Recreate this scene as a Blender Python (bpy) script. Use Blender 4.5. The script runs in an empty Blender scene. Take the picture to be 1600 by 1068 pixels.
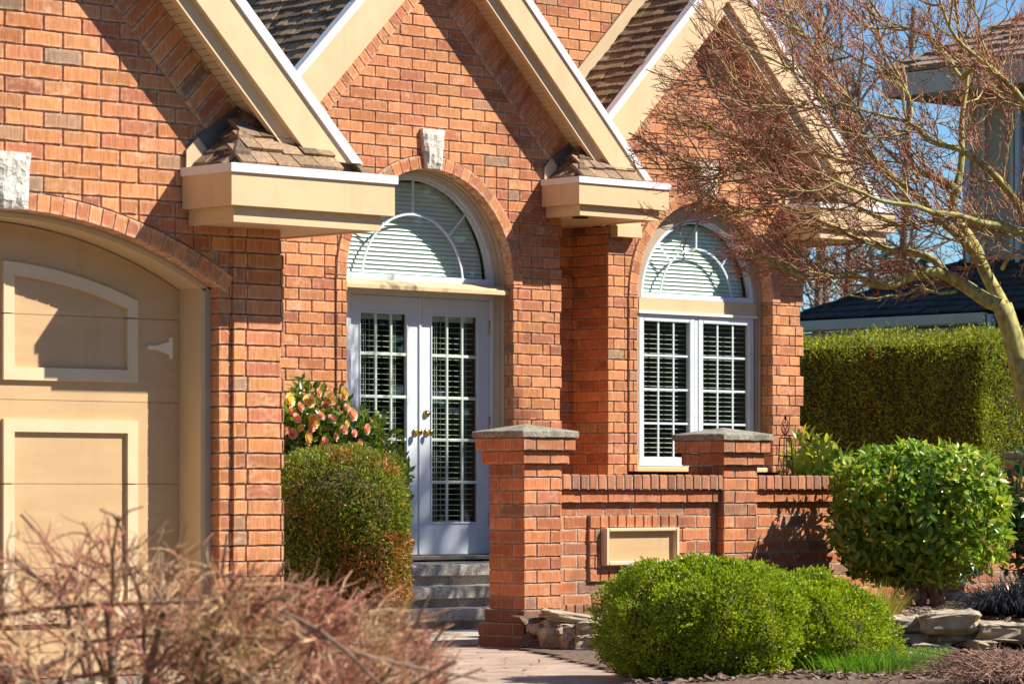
import bpy, math, random
from math import sin, cos, tan, pi, radians, sqrt, atan2, floor, ceil, exp
from mathutils import Vector, Matrix, noise
random.seed(11)
SC = bpy.context.scene
COL = SC.collection
R = random.random
def U(a, b): return random.uniform(a, b)

# ------------------------------------------------------------------ camera frame
# house axes: X runs along the facade (right and away), Y goes into the house, Z is up;
# the photographer stands at the origin.
F, HZ, YAW, CZ = 5400.0, 768.0, radians(42.8), 1.03
CY, SY = cos(YAW), sin(YAW)
def on_y(x, y, Y):
    r = (x - 800) / F; Z = Y / (CY - r * SY)
    return Vector((r * Z * CY + Z * SY, Y, CZ - (y - HZ) / F * Z))
def on_z(x, y, z):
    r = (x - 800) / F; Z = (CZ - z) * F / (y - HZ)
    return Vector((r * Z * CY + Z * SY, -r * Z * SY + Z * CY, z))
def at(x, y, Z):
    r = (x - 800) / F
    return Vector((r * Z * CY + Z * SY, -r * Z * SY + Z * CY, CZ - (y - HZ) / F * Z))
RIGHT = Vector((CY, -SY, 0)); FWD = Vector((SY, CY, 0)); UP = Vector((0, 0, 1))

# ------------------------------------------------------------------ mesh builder
class MB:
    def __init__(s):
        s.v = []; s.f = []; s.m = []; s.uv = None; s.sm = []
    def add(s, verts, faces, mat=0, smooth=False, uvs=None):
        b = len(s.v)
        s.v.extend(verts)
        for f in faces:
            s.f.append([i + b for i in f]); s.m.append(mat); s.sm.append(smooth)
        if uvs is not None:
            if s.uv is None: s.uv = []
            while len(s.uv) < b: s.uv.append((0.5, 0.5))
            s.uv.extend(uvs)
    def box(s, x0, x1, y0, y1, z0, z1, mat=0):
        v = [(x0,y0,z0),(x1,y0,z0),(x1,y1,z0),(x0,y1,z0),(x0,y0,z1),(x1,y0,z1),(x1,y1,z1),(x0,y1,z1)]
        s.add(v, [(0,3,2,1),(4,5,6,7),(0,1,5,4),(1,2,6,5),(2,3,7,6),(3,0,4,7)], mat)
    def bbox(s, x0, x1, y0, y1, z0, z1, b=0.004, mat=0):
        """box with chamfered edges"""
        cx, cy, cz = (x0+x1)/2, (y0+y1)/2, (z0+z1)/2
        hx, hy, hz = (x1-x0)/2, (y1-y0)/2, (z1-z0)/2
        b = min(b, hx*.8, hy*.8, hz*.8)
        v = []; idx = {}
        for sx in (-1,1):
            for sy in (-1,1):
                for sz in (-1,1):
                    for k in range(3):
                        p = [hx, hy, hz]
                        for j in range(3):
                            if j != k: p[j] -= b
                        idx[(sx,sy,sz,k)] = len(v)
                        v.append((cx+sx*p[0], cy+sy*p[1], cz+sz*p[2]))
        f = []
        def q(a):  # orient outward
            c = Vector((0,0,0)); P = [Vector(v[i]) for i in a]
            for p in P: c += p
            c /= len(P)
            n = (P[1]-P[0]).cross(P[2]-P[0])
            if n.dot(c - Vector((cx,cy,cz))) < 0: a = a[::-1]
            f.append(a)
        for k in range(3):
            o = [j for j in range(3) if j != k]
            for sg in (-1,1):
                a = []
                for s1, s2 in ((-1,-1),(1,-1),(1,1),(-1,1)):
                    sgn = [0,0,0]; sgn[k] = sg; sgn[o[0]] = s1; sgn[o[1]] = s2
                    a.append(idx[(*sgn,k)])
                q(a)
        for k in range(3):           # edges parallel to axis k
            o = [j for j in range(3) if j != k]
            for s1 in (-1,1):
                for s2 in (-1,1):
                    a = []
                    for e, kk in ((-1,o[0]),(1,o[0]),(1,o[1]),(-1,o[1])):
                        sgn = [0,0,0]; sgn[k] = e; sgn[o[0]] = s1; sgn[o[1]] = s2
                        a.append(idx[(*sgn,kk)])
                    q(a)
        for sx in (-1,1):
            for sy in (-1,1):
                for sz in (-1,1):
                    q([idx[(sx,sy,sz,0)], idx[(sx,sy,sz,1)], idx[(sx,sy,sz,2)]])
        s.add(v, f, mat)
    def prism(s, poly, y0, y1, mat=0):
        """polygon in (x, z), extruded along y"""
        n = len(poly)
        a = sum(poly[i][0]*poly[(i+1)%n][1]-poly[(i+1)%n][0]*poly[i][1] for i in range(n))
        if a < 0: poly = poly[::-1]
        v = [(p[0], y0, p[1]) for p in poly] + [(p[0], y1, p[1]) for p in poly]
        f = [list(range(n)), list(range(2*n-1, n-1, -1))]
        for i in range(n):
            j = (i+1) % n
            f.append((i, i+n, j+n, j))
        s.add(v, f, mat)
    def tube(s, pts, rad, sides=5, mat=0, cap=True, smooth=True):
        n = len(pts); v = []; f = []
        up = None
        for i in range(n):
            d = (pts[min(i+1,n-1)] - pts[max(i-1,0)])
            if d.length < 1e-9: d = Vector((0,0,1))
            d.normalize()
            if up is None:
                up = Vector((0,0,1)) if abs(d.z) < .9 else Vector((1,0,0))
            a = d.cross(up)
            if a.length < 1e-6: a = d.cross(Vector((1,0.3,0)))
            a.normalize(); b = a.cross(d).normalized(); up = b
            r = rad[i] if isinstance(rad, (list,tuple)) else rad
            for k in range(sides):
                t = 2*pi*k/sides
                v.append(tuple(pts[i] + a*(cos(t)*r) + b*(sin(t)*r)))
        for i in range(n-1):
            for k in range(sides):
                k2 = (k+1) % sides
                f.append((i*sides+k, i*sides+k2, (i+1)*sides+k2, (i+1)*sides+k))
        if cap:
            f.append(tuple(range(sides-1,-1,-1))); f.append(tuple((n-1)*sides+k for k in range(sides)))
        s.add(v, f, mat, smooth)
    def lathe(s, prof, c, axis, seg=16, mat=0):
        """profile (r, t) revolved round axis at c"""
        axis = Vector(axis).normalized()
        e = Vector((1,0,0)) if abs(axis.x) < .9 else Vector((0,0,1))
        a = axis.cross(e).normalized(); b = axis.cross(a)
        v = []; f = []; n = len(prof)
        for r, t in prof:
            for k in range(seg):
                w = 2*pi*k/seg
                v.append(tuple(Vector(c) + axis*t + a*(r*cos(w)) + b*(r*sin(w))))
        for i in range(n-1):
            for k in range(seg):
                k2 = (k+1) % seg
                f.append((i*seg+k, i*seg+k2, (i+1)*seg+k2, (i+1)*seg+k))
        s.add(v, f, mat, True)
    def build(s, name, mats, parent=None, loc=None):
        if not isinstance(mats, (list,tuple)): mats = [mats]
        me = bpy.data.meshes.new(name)
        if parent is not None:
            r = parent
            while r.parent: r = r.parent
            off = Vector(r.location)
        elif loc is not None: off = Vector(loc)
        else: off = Vector((0,0,0))
        ox, oy, oz = off
        me.from_pydata([(p[0]-ox, p[1]-oy, p[2]-oz) for p in s.v], [], s.f)
        for m in mats: me.materials.append(m)
        me.polygons.foreach_set('material_index', s.m)
        me.polygons.foreach_set('use_smooth', s.sm)
        if s.uv is not None:
            while len(s.uv) < len(s.v): s.uv.append((0.5,0.5))
            ul = me.uv_layers.new(name='UVMap')
            li = [0]*len(me.loops); me.loops.foreach_get('vertex_index', li)
            flat = []
            for i in li: flat.extend(s.uv[i])
            ul.data.foreach_set('uv', flat)
        me.update()
        o = bpy.data.objects.new(name, me); COL.objects.link(o)
        if parent is not None: o.parent = parent
        elif loc is not None: o.location = off
        return o

def tag(o, label=None, cat=None, group=None, kind=None):
    if label: o['label'] = label
    if cat: o['category'] = cat
    if group: o['group'] = group
    if kind: o['kind'] = kind
    return o
def thing(name, label, cat, loc, group=None):
    o = bpy.data.objects.new(name, None); COL.objects.link(o)
    o.location = loc; o.empty_display_size = .3
    return tag(o, label, cat, group)

# ------------------------------------------------------------------ materials
def nodes(name):
    m = bpy.data.materials.new(name); m.use_nodes = True
    nt = m.node_tree; nt.nodes.clear()
    out = nt.nodes.new('ShaderNodeOutputMaterial')
    def N(t, **kw):
        n = nt.nodes.new('ShaderNode' + t)
        for k, val in kw.items():
            if k.startswith('_'): setattr(n, k[1:], val)
            else: n.inputs[k.replace('__',' ')].default_value = val
        return n
    def L(a, b): nt.links.new(a, b)
    return m, nt, out, N, L
def ramp(N, stops, interp='LINEAR'):
    r = N('ValToRGB'); e = r.color_ramp.elements
    r.color_ramp.interpolation = interp
    while len(e) < len(stops): e.new(0.5)
    for i, (p, c) in enumerate(stops):
        e[i].position = p; e[i].color = (*c, 1) if len(c) == 3 else c
    return r
def mixc(N, L, fac, a, b, mode='MIX'):
    m = N('Mix', _data_type='RGBA', _blend_type=mode)
    for s, v in ((m.inputs[0], fac), (m.inputs[6], a), (m.inputs[7], b)):
        if hasattr(v, 'is_linked') or hasattr(v, 'links'): L(v, s)
        elif isinstance(v, (int, float)): s.default_value = v
        else: s.default_value = (*v, 1)
    return m.outputs[2]
def mapping(N, L, scale, coord='Object'):
    tc = N('TexCoord'); mp = N('Mapping'); mp.inputs['Scale'].default_value = scale
    L(tc.outputs[coord], mp.inputs['Vector']); return mp.outputs[0]
def mth(N, L, op, a, b=None, clamp=False):
    m = N('Math', _operation=op, _use_clamp=clamp)
    for s, v in ((m.inputs[0], a), (m.inputs[1], b)):
        if v is None: continue
        if isinstance(v, (int,float)): s.default_value = v
        else: L(v, s)
    return m.outputs[0]
def bump(N, L, h, strength, dist):
    b = N('Bump'); b.inputs['Strength'].default_value = strength; b.inputs['Distance'].default_value = dist
    L(h, b.inputs['Height']); return b.outputs[0]

def mat_brick(name, cols, pale=0.72, pale_col=(.80,.52,.35), dirt=0):
    m, nt, out, N, L = nodes(name)
    p = N('BsdfPrincipled', Roughness=.85)
    g = N('NewGeometry')
    base = ramp(N, cols)
    L(g.outputs['Random Per Island'], base.inputs[0])
    r2 = ramp(N, [(0,(.78,.76,.74)),(.5,(1,1,1)),(1,(1.14,1.15,1.18))]); L(mth(N, L, 'FRACT', mth(N, L, 'MULTIPLY', g.outputs['Random Per Island'], 37.7)), r2.inputs[0])
    streak = N('TexNoise', Scale=1.0, Detail=3.0); L(mapping(N, L, (95,95,9)), streak.inputs['Vector'])
    sr = ramp(N, [(.3,(.74,.72,.72)),(.7,(1.16,1.17,1.18))]); L(streak.outputs[0], sr.inputs[0])
    c = mixc(N, L, 1.0, mixc(N, L, 1.0, base.outputs[0], r2.outputs[0], 'MULTIPLY'), sr.outputs[0], 'MULTIPLY')
    big = N('TexNoise', Scale=.9, Detail=3.0); L(mapping(N, L, (1,1,1)), big.inputs['Vector'])
    br = ramp(N, [(.3,(.80,.77,.75)),(.7,(1.12,1.15,1.15))]); L(big.outputs[0], br.inputs[0])
    c = mixc(N, L, 1.0, c, br.outputs[0], 'MULTIPLY')
    # pale, lime-washed arrises of each brick (from its own UV), broken up by noise
    tc = N('TexCoord'); sx = N('SeparateXYZ'); L(tc.outputs['UV'], sx.inputs[0])
    def edge(o, w):
        d = mth(N, L, 'ABSOLUTE', mth(N, L, 'SUBTRACT', o, .5))
        return mth(N, L, 'MULTIPLY', mth(N, L, 'SUBTRACT', d, .5-w), 1/w, True)
    e = mth(N, L, 'MAXIMUM', edge(sx.outputs[0], .10), edge(sx.outputs[1], .26))
    n2 = N('TexNoise', Scale=1.0, Detail=4.0); L(mapping(N, L, (26,26,40)), n2.inputs['Vector'])
    nr = ramp(N, [(.36,(0,0,0)),(.62,(1,1,1))]); L(n2.outputs[0], nr.inputs[0])
    n3 = N('TexNoise', Scale=1.0, Detail=2.0); L(mapping(N, L, (5,5,7)), n3.inputs['Vector'])
    nr3 = ramp(N, [(.56,(0,0,0)),(.74,(1,1,1))]); L(n3.outputs[0], nr3.inputs[0])
    fac = mth(N, L, 'MULTIPLY', mth(N, L, 'MAXIMUM', mth(N, L, 'MULTIPLY', e, nr.outputs[0]), mth(N, L, 'MULTIPLY', nr3.outputs[0], mth(N,L,'MULTIPLY',nr.outputs[0],.8))), pale)
    c = mixc(N, L, fac, c, pale_col)
    # iron spots
    vo = N('TexNoise', Scale=1.0, Detail=2.0); L(mapping(N, L, (140,140,90)), vo.inputs['Vector'])
    vr = ramp(N, [(.66,(0,0,0)),(.74,(1,1,1))]); L(vo.outputs[0], vr.inputs[0])
    c = mixc(N, L, mth(N, L, 'MULTIPLY', vr.outputs[0], .45), c, (.13,.06,.035))
    if dirt:      # soil splash near the ground and old water stains
        sp = N('SeparateXYZ'); to = N('TexCoord'); L(to.outputs['Object'], sp.inputs[0])
        nd = N('TexNoise', Scale=1.0, Detail=4.0); L(mapping(N, L, (4,4,2.5)), nd.inputs['Vector'])
        low = mth(N, L, 'MULTIPLY', mth(N, L, 'SUBTRACT', mth(N, L, 'ADD', .10, mth(N, L, 'MULTIPLY', nd.outputs[0], .5)), sp.outputs[2]), 4.0, True)
        st = ramp(N, [(.56,(0,0,0)),(.72,(1,1,1))]); L(nd.outputs[0], st.inputs[0])
        c = mixc(N, L, mth(N, L, 'MULTIPLY', mth(N, L, 'MAXIMUM', low, st.outputs[0]), dirt), c, (.17,.095,.06))
    L(c, p.inputs['Base Color'])
    h = mth(N, L, 'ADD', mth(N, L, 'MULTIPLY', streak.outputs[0], .6), n2.outputs[0])
    L(bump(N, L, h, .6, .003), p.inputs['Normal'])
    L(p.outputs[0], out.inputs[0]); return m

def mat_noise(name, c1, c2, scale=(6,6,6), rough=.7, bmp=0.2, bdist=.003, detail=4, lo=.35, hi=.65, spec=None, extra=None, island=0, metallic=0):
    m, nt, out, N, L = nodes(name)
    p = N('BsdfPrincipled', Roughness=rough, Metallic=metallic)
    if spec is not None: p.inputs['Specular IOR Level'].default_value = spec
    n = N('TexNoise', Scale=1.0, Detail=detail); L(mapping(N, L, scale), n.inputs['Vector'])
    r = ramp(N, [(lo,c1),(hi,c2)]); L(n.outputs[0], r.inputs[0])
    c = r.outputs[0]
    if extra:   # (scale, lo, hi, colour, amount)
        for sc2, l2, h2, col2, amt in extra:
            n2 = N('TexNoise', Scale=1.0, Detail=3.0); L(mapping(N, L, sc2), n2.inputs['Vector'])
            r2 = ramp(N, [(l2,(0,0,0)),(h2,(1,1,1))]); L(n2.outputs[0], r2.inputs[0])
            c = mixc(N, L, mth(N, L, 'MULTIPLY', r2.outputs[0], amt), c, col2)
    if island:
        g = N('NewGeometry'); ri = ramp(N, [(0,(1-island,)*3),(1,(1+island,)*3)]); L(g.outputs['Random Per Island'], ri.inputs[0])
        c = mixc(N, L, 1.0, c, ri.outputs[0], 'MULTIPLY')
    L(c, p.inputs['Base Color'])
    if bmp: L(bump(N, L, n.outputs[0], bmp, bdist), p.inputs['Normal'])
    L(p.outputs[0], out.inputs[0]); return m

def mat_leaf(name, stops, rough=.45, trans=.3, spec=.4, tcol=1.25):
    m, nt, out, N, L = nodes(name)
    g = N('NewGeometry'); r = ramp(N, stops); L(g.outputs['Random Per Island'], r.inputs[0])
    n = N('TexNoise', Scale=1.0, Detail=2.0); L(mapping(N, L, (4,4,4)), n.inputs['Vector'])
    nr = ramp(N, [(.35,(.78,.82,.8)),(.65,(1.16,1.12,1.1))]); L(n.outputs[0], nr.inputs[0])
    c = mixc(N, L, 1.0, r.outputs[0], nr.outputs[0], 'MULTIPLY')
    p = N('BsdfPrincipled', Roughness=rough); p.inputs['Specular IOR Level'].default_value = spec
    L(c, p.inputs['Base Color'])
    t = N('BsdfTranslucent'); ct = mixc(N, L, 1.0, c, (tcol*1.05, tcol, tcol*.5), 'MULTIPLY'); L(ct, t.inputs[0])
    mx = N('MixShader'); mx.inputs[0].default_value = trans
    L(p.outputs[0], mx.inputs[1]); L(t.outputs[0], mx.inputs[2]); L(mx.outputs[0], out.inputs[0]); return m

def mat_glass(name, tint, refl=1.0):
    m, nt, out, N, L = nodes(name)
    fr = N('Fresnel', IOR=1.5); gb = N('NewGeometry')
    L(mth(N, L, 'SUBTRACT', 1.5, mth(N, L, 'MULTIPLY', gb.outputs['Backfacing'], 1.5-1/1.5)), fr.inputs[0]); f = mth(N, L, 'MULTIPLY', fr.outputs[0], 1.2*refl, True)
    t = N('BsdfTransparent'); t.inputs[0].default_value = (*tint, 1)
    g = N('BsdfGlossy', Roughness=.015); g.inputs[0].default_value = (.95,.97,1,1)
    mx = N('MixShader'); L(f, mx.inputs[0]); L(t.outputs[0], mx.inputs[1]); L(g.outputs[0], mx.inputs[2])
    L(mx.outputs[0], out.inputs[0]); return m

ORANGE = [(0,(.47,.165,.056)),(.12,(.545,.212,.076)),(.3,(.585,.242,.092)),(.55,(.605,.258,.104)),(.74,(.55,.205,.09)),(.84,(.46,.15,.068)),(.935,(.39,.14,.072)),(.94,(.42,.22,.115)),(.975,(.38,.20,.11)),(.98,(.30,.175,.105)),(1,(.33,.20,.125))]
COURT = [(0,(.45,.135,.048)),(.3,(.54,.185,.068)),(.6,(.58,.215,.085)),(.8,(.48,.145,.062)),(.9,(.36,.14,.07)),(1,(.27,.155,.095))]
COPE = [(0,(.30,.12,.06)),(.4,(.42,.17,.085)),(.7,(.50,.19,.09)),(1,(.26,.13,.085))]
M = {}
M['brick'] = mat_brick('clay_brick', ORANGE)
M['brick_wall'] = mat_brick('garden_brick', COURT, .55, dirt=.5)
M['brick_cope'] = mat_brick('weathered_brick', COPE, .25, (.5,.36,.28))
M['brick_stain'] = mat_brick('stained_brick', [(0,(.20,.085,.045)),(.5,(.26,.11,.06)),(1,(.15,.075,.05))], .2, (.4,.28,.2))
M['mortar'] = mat_noise('mortar', (.30,.225,.165), (.50,.39,.30), (40,40,40), .95, .5, .002)
M['tan'] = mat_noise('tan_trim_paint', (.68,.49,.28), (.72,.525,.305), (7,7,7), .5, .05, .002, extra=[((18,18,60),.66,.72,(.45,.32,.18),.35),((9,9,1.2),.55,.75,(.55,.40,.235),.45),((2,2,2),.5,.7,(.60,.44,.26),.5)])
M['door_tan'] = mat_noise('door_tan_paint', (.55,.36,.185), (.60,.40,.215), (3,3,14), .5, .06, .003, extra=[((8,8,1.1),.56,.76,(.46,.30,.155),.5),((1.3,1.3,1.3),.5,.7,(.51,.34,.18),.6)])
M['panel_trim'] = mat_noise('panel_trim_paint', (.70,.53,.33), (.74,.575,.37), (5,5,5), .45, .03, .001)
M['hinge_paint'] = mat_noise('pale_hinge_paint', (.80,.68,.50), (.86,.75,.57), (9,9,9), .4, .02, .001)
M['white'] = mat_noise('white_paint', (.60,.66,.73), (.65,.71,.775), (5,5,5), .4, .03, .001)
M['drip'] = mat_noise('white_metal_flashing', (.76,.74,.74), (.83,.82,.82), (4,4,4), .35, .04, .002, extra=[((9,9,30),.62,.75,(.45,.42,.40),.3)])
M['greyframe'] = mat_noise('grey_frame_paint', (.40,.325,.235), (.45,.37,.27), (6,6,6), .5, .03, .001)
M['keystone'] = mat_noise('rough_limestone', (.50,.45,.39), (.74,.69,.62), (28,28,28), .95, 1.0, .02, detail=6)
M['shake'] = mat_noise('cedar_shake', (.17,.105,.06), (.31,.20,.11), (60,60,10), .9, .5, .004, island=.45, extra=[((5,5,5),.5,.7,(.15,.11,.09),.6)])
M['shaded_flash'] = mat_noise('shaded_flashing', (.10,.09,.09), (.14,.125,.125), (5,5,5), .4, .02, .001)  # dark grey for the stretch of the tan flashing strip that lies in shade
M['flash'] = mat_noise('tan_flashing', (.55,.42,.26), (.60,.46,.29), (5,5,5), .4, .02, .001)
M['cap'] = mat_noise('mossy_concrete', (.18,.165,.13), (.36,.33,.265), (55,55,55), .95, .7, .006, detail=5, extra=[((7,7,7),.5,.68,(.12,.115,.06),.7),((160,160,160),.62,.7,(.55,.5,.42),.6)])
M['aggregate'] = mat_noise('exposed_aggregate', (.27,.24,.20), (.58,.52,.44), (75,75,75), .9, .8, .006, detail=5, extra=[((120,120,120),.62,.68,(.70,.64,.56),.8),((6,6,6),.5,.7,(.13,.12,.11),.5)])
M['paving'] = mat_noise('stamped_concrete', (.33,.235,.175), (.48,.35,.275), (3.2,3.2,3.2), .8, .5, .02, extra=[((5,34,5),.56,.66,(.20,.125,.09),.85),((1.2,1.2,1.2),.5,.62,(.34,.25,.19),.6),((4,4,4),.6,.7,(.27,.19,.14),.6),((60,60,60),.6,.7,(.62,.5,.42),.4)])
M['concrete'] = mat_noise('driveway_concrete', (.17,.155,.135), (.24,.22,.19), (20,20,20), .9, .4, .005, extra=[((130,130,130),.6,.68,(.2,.18,.16),.6)])
M['soil'] = mat_noise('bark_mulch', (.075,.045,.03), (.21,.135,.092), (26,26,26), .95, 1.0, .03, detail=6, extra=[((70,70,70),.60,.68,(.36,.25,.18),.7)])
M['lawn_soil'] = mat_noise('lawn_ground', (.09,.085,.05), (.13,.12,.07), (12,12,12), .95, .6, .02)
M['stone'] = mat_noise('fieldstone', (.28,.22,.145), (.52,.43,.31), (7,7,11), .9, .8, .015, detail=6, island=.18, extra=[((4,4,4),.52,.66,(.20,.19,.16),.6),((40,40,40),.6,.7,(.5,.43,.33),.4)])
M['brass'] = mat_noise('polished_brass', (.62,.40,.12), (.70,.46,.15), (20,20,20), .18, 0, metallic=1)
M['black_iron'] = mat_noise('black_iron', (.02,.016,.014), (.05,.035,.028), (30,30,30), .6, .1)
M['dark_hole'] = mat_noise('recessed_lamp_black', (.008,.008,.008), (.014,.013,.012), (10,10,10), .6, 0)
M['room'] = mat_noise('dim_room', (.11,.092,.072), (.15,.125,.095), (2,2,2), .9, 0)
M['blind'] = mat_noise('blind_vinyl', (.56,.60,.50), (.62,.66,.56), (3,3,3), .5, 0)
M['blind_pale'] = mat_noise('pale_blind_vinyl', (.84,.87,.82), (.88,.90,.86), (3,3,3), .5, 0)
M['glass'] = mat_glass('door_glass', (.93,.965,.945), .7)
M['glass_green'] = mat_glass('tinted_glass', (.925,.985,.955), .45)
M['muntin'] = mat_noise('pale_green_white_paint', (.52,.61,.54), (.58,.67,.60), (5,5,5), .4, 0)
M['leaf_clip'] = mat_leaf('small_leaf', [(0,(.08,.15,.02)),(.35,(.16,.25,.03)),(.75,(.27,.36,.05)),(.90,(.36,.40,.07)),(.93,(.46,.28,.11)),(1,(.54,.32,.14))], .35, .45, .5)
M['leaf_rust'] = mat_leaf('scorched_leaf', [(0,(.34,.14,.04)),(.5,(.46,.21,.07)),(.78,(.54,.29,.11)),(.82,(.14,.2,.04)),(1,(.2,.27,.05))], .55, .2, .3)
M['leaf_box'] = mat_leaf('box_leaf', [(0,(.10,.17,.010)),(.3,(.21,.32,.016)),(.7,(.37,.48,.024)),(1,(.54,.60,.05))], .35, .42, .5)
M['leaf_laurel'] = mat_leaf('laurel_leaf', [(0,(.08,.18,.022)),(.4,(.20,.35,.04)),(.75,(.36,.49,.06)),(.93,(.52,.58,.09)),(.97,(.44,.36,.08)),(1,(.42,.24,.08))], .3, .42, .45)
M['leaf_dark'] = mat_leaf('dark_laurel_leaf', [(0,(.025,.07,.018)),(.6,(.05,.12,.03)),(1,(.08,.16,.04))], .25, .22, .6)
M['leaf_lime'] = mat_leaf('skimmia_leaf', [(0,(.24,.32,.04)),(.5,(.40,.48,.07)),(1,(.52,.56,.10))], .28, .45, .6)
M['leaf_hedge'] = mat_leaf('cedar_hedge_spray', [(0,(.15,.19,.02)),(.4,(.28,.34,.03)),(.8,(.43,.48,.042)),(.95,(.50,.52,.06)),(1,(.42,.30,.09))], .6, .25, .25)
M['leaf_camellia'] = mat_leaf('camellia_leaf', [(0,(.07,.13,.02)),(.5,(.13,.22,.03)),(.9,(.23,.32,.05)),(1,(.32,.38,.08))], .25, .35, .6)
M['petal_y'] = mat_leaf('yellow_petal', [(0,(.88,.64,.20)),(.5,(.92,.74,.36)),(1,(.94,.82,.56))], .6, .35, .2, 1.1)
M['petal_p'] = mat_leaf('pink_petal', [(0,(.82,.38,.32)),(.5,(.90,.60,.50)),(1,(.94,.80,.70))], .6, .35, .2, 1.1)
M['grass'] = mat_leaf('grass_blade', [(0,(.08,.20,.02)),(.5,(.14,.32,.03)),(1,(.24,.42,.05))], .45, .35, .4)
M['grass_y'] = mat_leaf('yellow_grass', [(0,(.30,.32,.04)),(.5,(.42,.42,.07)),(1,(.50,.40,.12))], .5, .35, .3)
M['mondo'] = mat_leaf('black_mondo_grass', [(0,(.022,.021,.025)),(.6,(.045,.043,.05)),(1,(.10,.095,.105))], .28, .05, .8)
M['bark_olive'] = mat_noise('mossy_bark', (.23,.205,.055), (.50,.45,.14), (30,30,14), .85, .6, .004, extra=[((16,16,16),.55,.68,(.33,.30,.22),.6),((9,9,9),.56,.7,(.07,.06,.03),.6)])
M['twig_red'] = mat_noise('red_twig', (.34,.10,.06), (.52,.20,.12), (9,9,9), .6, 0, island=.3)
M['twig_olive'] = mat_noise('olive_twig', (.23,.165,.06), (.44,.33,.13), (14,14,14), .7, 0, island=.25)
M['bud'] = mat_leaf('red_bud_leaf', [(0,(.34,.06,.05)),(1,(.50,.13,.09))], .5, .3, .3)
M['twig_tan'] = mat_noise('tan_twig', (.44,.265,.125), (.76,.54,.30), (12,12,12), .6, 0, island=.5, extra=[((4,4,4),.42,.52,(.36,.105,.07),.88)])
M['bark_brown'] = mat_noise('brown_bark', (.16,.105,.07), (.30,.21,.14), (30,30,12), .9, .6, .004)
M['n_roof'] = mat_noise('black_shingle', (.020,.016,.013), (.050,.041,.033), (14,14,14), .85, .3, .006, island=.35)
M['n_trim'] = mat_noise('beige_trim', (.50,.42,.28), (.56,.475,.33), (5,5,5), .5, 0)
M['n_wall'] = mat_noise('olive_siding', (.34,.29,.19), (.40,.345,.235), (3,3,3), .8, .1)
M['n_brown'] = mat_noise('brown_shakes', (.22,.14,.10), (.36,.25,.18), (12,12,30), .9, .4, .01, island=.25)
M['n_soffit'] = mat_noise('tan_fascia', (.50,.42,.32), (.55,.47,.36), (5,5,5), .6, 0)
M['conifer'] = mat_leaf('conifer_needle', [(0,(.02,.06,.05)),(1,(.05,.11,.08))], .6, .15, .3)
M['metal_white'] = mat_noise('white_downspout', (.40,.43,.47), (.46,.49,.53), (5,5,5), .35, 0)
# ------------------------------------------------------------------ brickwork
BL, BH = 0.256, 0.088
def clip(poly, a, b, c):
    """keep a*u + b*z <= c"""
    out = []
    n = len(poly)
    for i in range(n):
        p, q = poly[i], poly[(i+1) % n]
        dp, dq = a*p[0]+b*p[1]-c, a*q[0]+b*q[1]-c
        if dp <= 0: out.append(p)
        if dp*dq < 0:
            t = dp/(dp-dq); out.append((p[0]+(q[0]-p[0])*t, p[1]+(q[1]-p[1])*t))
    return out
def area(p): return .5*sum(p[i][0]*p[(i+1)%len(p)][1]-p[(i+1)%len(p)][0]*p[i][1] for i in range(len(p)))
class Face:
    """a wall plane: origin, horizontal direction, outward normal"""
    def __init__(s, o, ud, n):
        s.o, s.ud, s.n = Vector(o), Vector(ud), Vector(n)
        s.flip = s.ud.cross(UP).dot(s.n) < 0
    def p(s, u, z, d): 
        v = s.o + s.ud*u + s.n*d; return (v.x, v.y, v.z + z)
def front(Y): return Face((0,Y,0), (1,0,0), (0,-1,0))
def leftface(X): return Face((X,0,0), (0,1,0), (-1,0,0))
def rightface(X): return Face((X,0,0), (0,1,0), (1,0,0))

def one_brick(mb, fc, poly, cell, d0, depth=.012, mat=0, fine=True):
    """solid brick with slightly ragged arrises; poly is CCW in (u,z)"""
    u0, u1, z0, z1 = cell
    pts = []
    n = len(poly)
    for i in range(n):
        p, q = poly[i], poly[(i+1) % n]
        L = math.hypot(q[0]-p[0], q[1]-p[1])
        k = max(1, int(L/.045)) if fine else 1
        for j in range(k):
            t = j/k
            x, z = p[0]+(q[0]-p[0])*t, p[1]+(q[1]-p[1])*t
            if fine: x += U(-.0016,.0016); z += U(-.0022,.0022)
            pts.append((x, z))
    cu = sum(p[0] for p in pts)/len(pts); cz = sum(p[1] for p in pts)/len(pts)
    v = []; uv = []; m = len(pts)
    for ring, (dd, ins) in enumerate(((d0, .0035), (d0-.003, 0), (d0-depth-.004, 0))):
        for x, z in pts:
            dx, dz = cu-x, cz-z; l = max(1e-6, math.hypot(dx, dz))
            x2, z2 = x+dx/l*ins, z+dz/l*ins
            v.append(fc.p(x2, z2, dd)); uv.append(((x2-u0)/(u1-u0), (z2-z0)/(z1-z0)))
    f = [list(range(m))]
    for r in (0, 1):
        for i in range(m):
            j = (i+1) % m
            f.append([r*m+i, (r+1)*m+i, (r+1)*m+j, r*m+j])
    if fc.flip: f = [x[::-1] for x in f]
    mb.add(v, f, mat, False, uv)

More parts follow.
